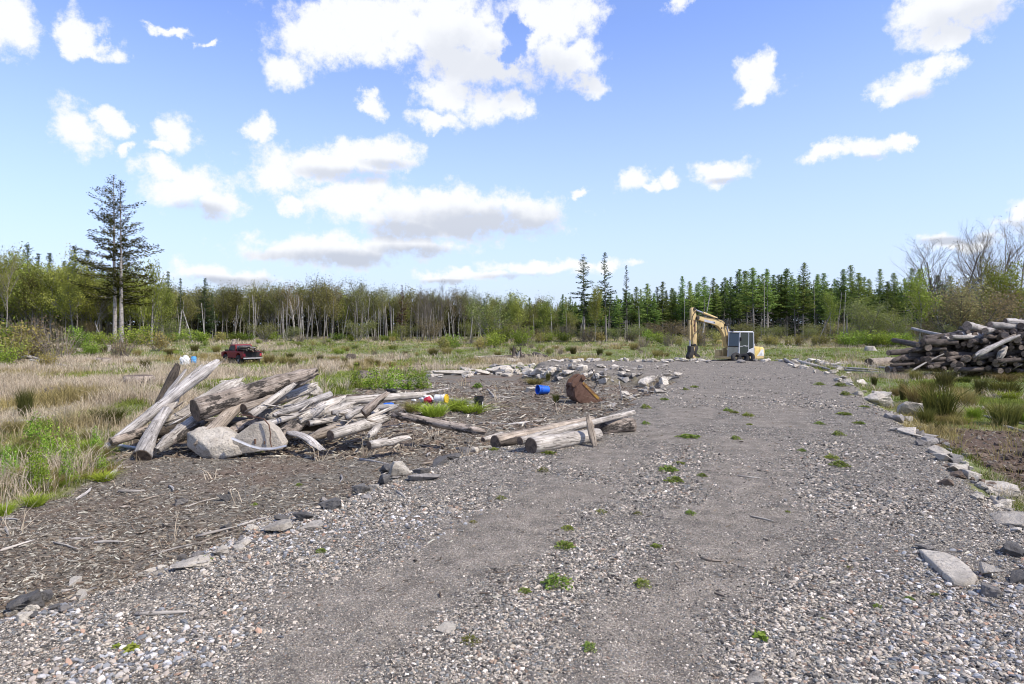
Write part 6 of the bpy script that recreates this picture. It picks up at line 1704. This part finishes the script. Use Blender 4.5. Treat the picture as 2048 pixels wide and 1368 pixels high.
def shrub(label, px, base, top, ms, name='shrub', w=1.0, group=None, mats=(M_TWIG, M_LEAF), d=None):
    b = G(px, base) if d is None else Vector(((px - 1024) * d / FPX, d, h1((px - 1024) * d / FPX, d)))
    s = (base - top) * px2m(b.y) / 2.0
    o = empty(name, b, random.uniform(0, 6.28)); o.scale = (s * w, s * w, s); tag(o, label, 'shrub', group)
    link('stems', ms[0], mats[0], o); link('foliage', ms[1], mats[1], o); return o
for (px, base, top, ms, w, lb) in [(75, 716, 632, SH_B[0], 1.0, 'tall twiggy yellow green willow in the left field'), (52, 720, 650, SH_Y[0], 1.3, 'olive willow in front of the tall twiggy willow'), (118, 718, 655, SH_B[1], 1.2, 'brown twiggy bush right of the tall willow'),
        (5, 705, 640, SH_G[0], 1.1, 'bright green bush at the left edge'), (24, 728, 668, SH_Y[1], 1.3, 'yellow green bush at the left edge above the fallen trunk'), (-5, 735, 690, SH_G[1], 1.3, 'low bright bush at the left edge below the fallen trunk'),
        (160, 700, 655, SH_G[2], 1.1, 'green bush left of the twin firs'), (212, 692, 662, SH_G[1], 1.5, 'low green bush at the feet of the twin firs'), (275, 694, 652, SH_G[0], 1.3, 'bright green bush just right of the twin firs'), (318, 702, 662, SH_Y[2], 1.4, 'olive bush right of the bright one by the twin firs'),
        (240, 716, 672, SH_B[2], 1.3, 'brown twiggy bush in the field below the twin firs'), (92, 738, 700, SH_Y[1], 1.2, 'yellow green low bush in the dry grass right of the fallen trunk'), (180, 712, 684, SH_G[0], 1.4, 'low green patch bush in the far left field'),
        (350, 684, 664, SH_G[1], 1.7, 'green bush at the wood edge left of the pickup'), (395, 686, 660, SH_G[2], 1.6, 'green bush at the wood edge above the wrapped bundle'), (440, 684, 664, SH_Y[0], 1.7, 'yellow green bush above the pickup'), (470, 682, 664, SH_G[0], 2.0, 'bright green bush above the pickup cab'),
        (495, 682, 666, SH_G[1], 1.8, 'bright green bush above the pickup bed'), (545, 682, 664, SH_G[2], 1.8, 'bright green bush right above the pickup'), (530, 682, 668, SH_B[0], 1.5, 'brown low bush right of the pickup at the wood edge'), (600, 684, 668, SH_B[1], 1.6, 'brown low bush in the far middle left'),
        (675, 682, 666, SH_G[0], 1.6, 'bright green bush at the wood edge in the middle left'), (700, 682, 670, SH_G[2], 1.7, 'second bright bush at the wood edge in the middle left'), (790, 682, 662, SH_G[1], .9, 'upright bright green bush in the middle of the wood edge'), (770, 682, 670, SH_G[0], 1.7, 'low bright bush left of the upright bright green bush'),
        (750, 682, 670, SH_B[2], 1.6, 'brown bush at the middle of the wood edge'), (888, 704, 672, SH_Y[0], 1.4, 'yellow green willow in the middle field'), (905, 700, 668, SH_G[0], 1.0, 'yellow bright bush in the middle field left of the root wad'), (960, 700, 672, SH_Y[1], 1.3, 'yellow green bush left of the upturned root wad'),
        (985, 696, 664, SH_G[1], 1.2, 'green bush behind the upturned root wad'), (1045, 692, 654, SH_G[2], .9, 'upright bright green bush right behind the root wad'), (1048, 690, 668, SH_B[0], 1.6, 'brown bush around the root wad'), (1000, 690, 652, BUSHT and SH_G[0], 1.2, 'tall loose green bush left of the root wad'),
        (1080, 686, 664, SH_Y[2], 1.6, 'yellow bush right of the root wad'), (1095, 684, 665, SH_G[0], 1.6, 'bright bush at the wood edge left of the tall firs'), (1130, 684, 663, SH_G[1], 1.7, 'bright bush below the tall firs'), (1175, 684, 655, SH_B[1], 1.6, 'brown bush at the feet of the tall firs'),
        (1200, 684, 664, SH_Y[0], 1.8, 'olive bush at the foot of the right tall fir'), (1260, 684, 664, SH_B[2], 1.7, 'brown bush between the tall firs and the digger'), (1298, 686, 660, SH_G[2], 1.2, 'bright green bush left of the digger arm'), (1322, 688, 664, SH_G[0], 1.3, 'yellow green bush close left of the digger arm'),
        (1285, 694, 672, SH_B[0], 1.6, 'tan bush left of the digger arm')]:
    shrub(lb, px, base, top, ms, w=w)
for k in range(16):
    px = 1340 + k * 24 + random.uniform(-8, 8)
    shrub('yellow shooted bush in the row behind the digger' if px < 1540 else 'yellow shooted bush in the row right of the digger', px, 692, 666 + random.uniform(-5, 5), random.choice(SH_Y) if px > 1500 else random.choice(SH_Y + SH_B), w=random.uniform(.8, 1.3),
          group='yellow bushes behind the digger' if px < 1540 else 'yellow bushes right of the digger')
for k, px in enumerate((1738, 1760, 1782, 1805, 1700)):
    shrub(['bright bush left of the stack nearest the digger', 'bright bush left of the stack, second from the digger', 'rounded bright bush beside the stack', 'bright bush half hidden by the left end of the stack', 'pale bush right behind the broken snag'][k], px, 694, 664 + random.uniform(-4, 4), random.choice(SH_G), w=1.5)
for k in range(38):
    px = random.uniform(330, 1330); y0 = random.uniform(684, 712)
    shrub('low yellow green shoot cluster scattered over the far field', px, y0, y0 - random.uniform(7, 14), random.choice(SH_Y + SH_G + SH_B), w=random.uniform(1, 1.8), group='low shoots scattered over the far field')

for k in range(64):                         # olive thicket along the foot of the wood
    px = -40 + 2120 * (k + random.random()) / 64
    if 400 < px < 1000 and random.random() < .6: continue
    d = random.uniform(110, 122)
    loc, s = treeat(px, random.uniform(642, 660), d, 5)
    ms = random.choice(BUSHT)
    make_tree('thicket_bush', 'olive thicket bush ' + seclabel(px), 'shrub', 'thicket bushes ' + seclabel(px), ms, M_TWIG, M_LEAF, loc, s, sxy=s * random.uniform(1.2, 1.9))
def rush_mesh(seed, n, h, w, lean, lo, hi, spread):
    V, Fq, Ft, C = blades(np.zeros(1), np.zeros(1), np.zeros(1) + .02, np.array([h]), np.array([w]), lean, n, np.array([spread]), np.array(lo), np.array(hi), .4)
    return np_mesh('tussock', V, [Fq, Ft], C, smooth=False)
RUSH = [rush_mesh(k, 420, 1.0, .020, .30, [.05, .065, .014], [.22, .22, .06], .26) for k in range(3)]
RUSHD = [rush_mesh(k, 380, 1.0, .022, .24, [.04, .045, .014], [.15, .14, .045], .24) for k in range(2)]
RUSHL = [rush_mesh(k, 420, 1.0, .024, .50, [.13, .20, .02], [.34, .42, .06], .30) for k in range(2)]
RUSHO = [rush_mesh(k, 380, 1.0, .020, .42, [.16, .135, .04], [.36, .31, .12], .30) for k in range(2)]
def tussock(label, px, base, wpx, hpx, kind, name='rush_tussock', cat='rush tussock', group=None):
    b = G(px, base); s = px2m(b.y)
    me = random.choice(kind)
    o = link(name, me, M_RUSH); o.location = b; o.rotation_euler = (0, 0, random.uniform(0, 6.28))
    o.scale = (wpx * s / 1.05, wpx * s / 1.05, hpx * s / .92); return tag(o, label, cat, group)
for q in [('dark green rush tussock in the tall dry grass at the left', 50, 832, 44, 56, RUSHD), ('large rush tussock right of the big concrete lump', 1878, 842, 92, 74, RUSH), ('dark rush tussock standing higher before the log stack', 1890, 782, 52, 44, RUSHD),
          ('narrow rush tuft behind the big concrete lump', 1806, 800, 22, 40, RUSHD), ('rush tuft growing at the end of the sloping concrete slab', 1852, 848, 44, 34, RUSH), ('small bright grass tuft in the wet ground at the right', 1948, 838, 32, 26, RUSHL),
          ('big spreading rush tussock at the right edge', 2010, 850, 84, 48, RUSH), ('wide rush clump at the right edge below the stack', 2008, 794, 80, 36, RUSH), ('rush tuft between the two wide right clumps', 1962, 790, 40, 36, RUSHD), ('small rush tuft beside the rim of the road', 1748, 772, 18, 20, RUSHD),
          ('olive rush tuft left of the large rush tussock', 1836, 806, 56, 40, RUSHO), ('pale rush clump right of the large tussock', 1930, 812, 60, 36, RUSHO), ('yellow green grass tuft hiding the base of the black pail', 944, 826, 60, 18, RUSHL), ('bright grass tuft right of the red bag', 915, 822, 46, 26, RUSHL),
          ('bright grass clump in front of the red bag', 868, 832, 64, 26, RUSHL), ('olive grass tuft left of the red bag', 825, 824, 40, 22, RUSHO), ('small dark tuft left of the rusty bucket', 1112, 806, 20, 20, RUSH), ('rush tuft standing in the mossy patch before the rubble bank', 1096, 762, 14, 18, RUSHD),
          ('mossy grass tuft at the foot of the rubble bank', 1070, 768, 44, 12, RUSHO), ('orange tinged grass tuft below the arching root', 98, 968, 58, 30, RUSHO), ('small green weed tuft on the litter at the left edge', 70, 1012, 46, 24, RUSHL), ('green tuft at the left edge of the litter', 8, 1030, 40, 26, RUSHL),
          ('rush tuft in the field right of the pickup', 538, 728, 26, 20, RUSHO), ('dark rush tuft right of the pickup', 522, 712, 20, 14, RUSHD), ('dark rush tuft left of the wrapped bundle', 290, 738, 30, 20, RUSHD), ('dark grass tuft in the mid field below the pickup', 588, 732, 26, 16, RUSHD),
          ('rush tuft in the mid field left of the grey stump', 640, 724, 20, 14, RUSHD), ('dark tuft in the mid field right of the small dark stump', 690, 734, 14, 18, RUSHD)]:
    tussock(*q)
for k in range(46):
    px = random.uniform(120, 1330); y0 = random.uniform(700, 745)
    if px > 850 and y0 > 715: y0 = random.uniform(698, 714)
    if 340 < px < 530 and y0 > 705: px += 220
    tussock('low dark rush tuft dotted over the far field', px, y0, random.uniform(14, 30), random.uniform(8, 16), random.choice([RUSHD, RUSHO, RUSHO]), group='rush tufts dotted over the far field')
for k in range(30):
    px = random.uniform(1780, 2080); y0 = random.uniform(752, 870)
    if y0 > 820: px = max(px, 1880)
    tussock('mixed grass clump on the wet ground right of the road', px, y0, random.uniform(20, 50), random.uniform(10, 24), random.choice([RUSH, RUSHO, RUSHO, RUSHL]), name='grass_clump', cat='grass clump', group='grass clumps right of the road')
for k in range(34):
    px = random.uniform(-10, 250); y0 = random.uniform(862, 990) - max(0, px - 150) * .5
    tussock('rough grass clump on the green bank left of the litter', px, y0, random.uniform(24, 60), random.uniform(14, 34), random.choice([RUSHL, RUSHO, RUSHO, RUSH]), name='grass_clump', cat='grass clump', group='grass clumps left of the litter')

def weed_mesh(seed, n, leaf, lo, hi, flat=.35):
    r = np.random.default_rng(seed)
    rad = np.sqrt(r.random(n)); a = r.uniform(0, 6.28, n); lob = .62 + .38 * np.sin(a * 3 + seed) * np.cos(a * 2 + seed * 2)
    pos = np.stack([np.cos(a) * rad * lob * .5, np.sin(a) * rad * lob * .5, .05 + (1 - rad ** 2) * flat * r.random(n) + .02 * r.random(n)], -1)
    ax = np.stack([np.cos(a), np.sin(a), .35 + r.normal(0, .25, n)], -1)
    mx = np.clip(r.uniform(0, 1, (n, 1)), 0, 1)
    cc_ = np.array(lo) * (1 - mx) + np.array(hi) * mx
    cc_[r.random(n) < .10] = (.26, .21, .10)
    V, F, C = leafquads(pos, leaf * r.uniform(.5, 1.2, n), .62, ax, cc_, r, .55)
    return np_mesh('weed', V, F, C, smooth=False)
WEED = [weed_mesh(k, 560, .085, (.08, .13, .022), (.28, .36, .08), .22 + .06 * k) for k in range(5)]
WEEDO = [weed_mesh(10 + k, 300, .08, (.08, .10, .02), (.22, .22, .06)) for k in range(2)]
WEEDF = [weed_mesh(30 + k, 1300, .06, (.10, .19, .02), (.32, .48, .07), 1.0) for k in range(3)]
WEEDR = [weed_mesh(20 + k, 34, .46, (.16, .24, .03), (.34, .40, .08), .5) for k in range(2)]
def weed(label, px, cy, wpx, hpx, kind=None, group=None, tall=.22):
    b = G(px, cy + hpx * .35); s = px2m(b.y)
    dep = max(hpx * .9 * b.y / CAMZ * s, .5 * wpx * s)
    dep = min(dep, wpx * s * 1.5)
    b = G(px, cy)
    o = link('weed_patch', random.choice(kind or WEED), M_RUSH); o.location = b; o.scale = (wpx * s * 1.05, dep, min(wpx * s, .5) * tall / .22 * .62)
    return tag(o, label, 'weed', group)
weed('largest leafy weed patch on the road near the bottom middle', 1110, 1170, 88, 36)
weed('small weed patch touching the left of the largest one', 1052, 1184, 38, 18)
weed('round weed patch right of the largest weed patch', 1282, 1169, 46, 26)
weed('second largest weed patch above the largest one', 1133, 1095, 60, 26)
weed('small weed patch above the second largest one', 1138, 1058, 34, 14)
weed('round leafy weed nearest the bottom edge of the road', 1176, 1295, 40, 32)
weed('dull olive ferny weed near the bottom of the road', 936, 1284, 56, 34, WEEDO)
weed('weed patch between the two largest and the right track', 1313, 1094, 32, 14)
weed('wide weed patch in the road middle, lower of a close pair', 1340, 942, 54, 16)
weed('small weed patch just above the wide one in the road middle', 1360, 928, 30, 9)
weed('thin weed strip just below the wide one in the road middle', 1352, 964, 52, 9)
weed('small weed patch left of the right wheel track', 1380, 1027, 28, 13)
weed('thin olive weed left of the small track side patch', 1200, 1025, 32, 12, WEEDO)
weed('olive weed near the thin olive one', 1275, 1028, 26, 10, WEEDO)
weed('long weed strip before the far end of the roadside logs', 1378, 876, 64, 11)
weed('small weed patch right of the long strip', 1470, 878, 28, 8)
weed('weed patch right of the wide pair', 1406, 952, 26, 9)
weed('weed strip on the right side of the road, the lower of two', 1682, 932, 48, 14)
weed('weed strip on the right side of the road, the upper of two', 1662, 917, 38, 9)
weed('light green rosette weed low on the road at the right', 1524, 1276, 38, 26, WEEDR)
weed('small bright weed in the coarse gravel at the lower right', 1646, 1240, 22, 13)
weed('tiny bright weed right of the small bright one', 1755, 1214, 28, 14)
weed('thin bright weed left of the flat light slab', 1820, 1199, 28, 10)
weed('thin weed strip just under the flat light slab', 1872, 1191, 26, 7)
weed('tiny weed left of the flat light slab', 1700, 1135, 16, 8)
weed('tiny weed dot on the right wheel track', 1575, 1024, 14, 7)
weed('tiny weed dot further up the right wheel track', 1605, 902, 22, 6)
weed('dull weed tuft on the gravel left of the left track', 1000, 998, 32, 10, WEEDO)
weed('weed patch at the flat tan rock on the left gravel', 645, 1104, 32, 11)
weed('weed tuft growing on the flat white rock', 408, 1122, 42, 13)
weed('rosette weed in the coarse gravel at the lower left', 265, 1300, 36, 26, WEEDR)
weed('tiny rosette left of the lower left rosette', 234, 1294, 18, 13, WEEDR)
weed('small weed on the wood litter below the pile', 510, 1010, 20, 11)
weed('tiny weed on the wood litter right of the small one', 597, 971, 20, 9)
weed('weed strip along the left foot of the front roadside log', 1098, 908, 40, 9)
weed('small weed under the middle of the front roadside log', 1080, 902, 18, 12)
weed('olive weed before the rear roadside log', 988, 900, 28, 14)
weed('faint olive weed on the gravel left of the tracks', 1085, 942, 34, 12, WEEDO)
weed('small olive weed on the left gravel above the tracks', 945, 1045, 22, 9, WEEDO)
weed('bushy green weed on the dirt above the black pail', 957, 776, 30, 18, None, None, .5)
weed('small green weed at the foot of the concrete slab by the pile', 520, 904, 24, 10)
for (x_, y_, w_, h_) in [(712, 776, 48, 18), (748, 780, 66, 30), (786, 780, 66, 32), (822, 780, 56, 26), (846, 779, 40, 18)]:
    weed('bright ferny green plant in the patch behind the straight pale log', x_, y_, w_, h_, WEEDF, 'bright ferny plants behind the pale log', .8)
for (x_, y_, w_, h_) in [(1495, 832, 30, 8), (1470, 826, 24, 6), (1675, 870, 34, 7), (1720, 848, 30, 6), (1690, 830, 38, 8), (1640, 848, 24, 6), (1290, 816, 30, 7), (1290, 848, 24, 5), (1680, 772, 36, 7), (1690, 790, 30, 6), (1730, 815, 26, 6), (1455, 822, 26, 5), (1330, 800, 24, 5), (1390, 775, 22, 5), (1370, 780, 18, 4), (1640, 770, 26, 5), (1500, 850, 18, 4)]:
    weed('small flat weed patch dotted over the far half of the road', x_, y_, w_, h_, None, 'small weeds dotted over the far road')
for k in range(14):
    px = random.uniform(0, 240); y0 = random.uniform(880, 985) - max(0, px - 140) * .4
    weed('leafy weed clump on the green bank at the left edge', px, y0, random.uniform(30, 60), random.uniform(14, 26), WEEDF, 'leafy weeds on the left bank', .6)
# big-leaf plants near the tan pile of twigs by the white pail
for k in range(9):
    x_ = random.uniform(850, 900); A = G(x_, 815)
    log('twig', 'dry twig in the small brush heap before the white pail', A, A + Vector((random.uniform(-.3, .3), random.uniform(-.1, .2), random.uniform(.03, .22))), .012, .006, M_GREY, seg=5, cat='twig', e0='jag', e1='jag', group='twigs in the brush heap by the white pail', knots=0)
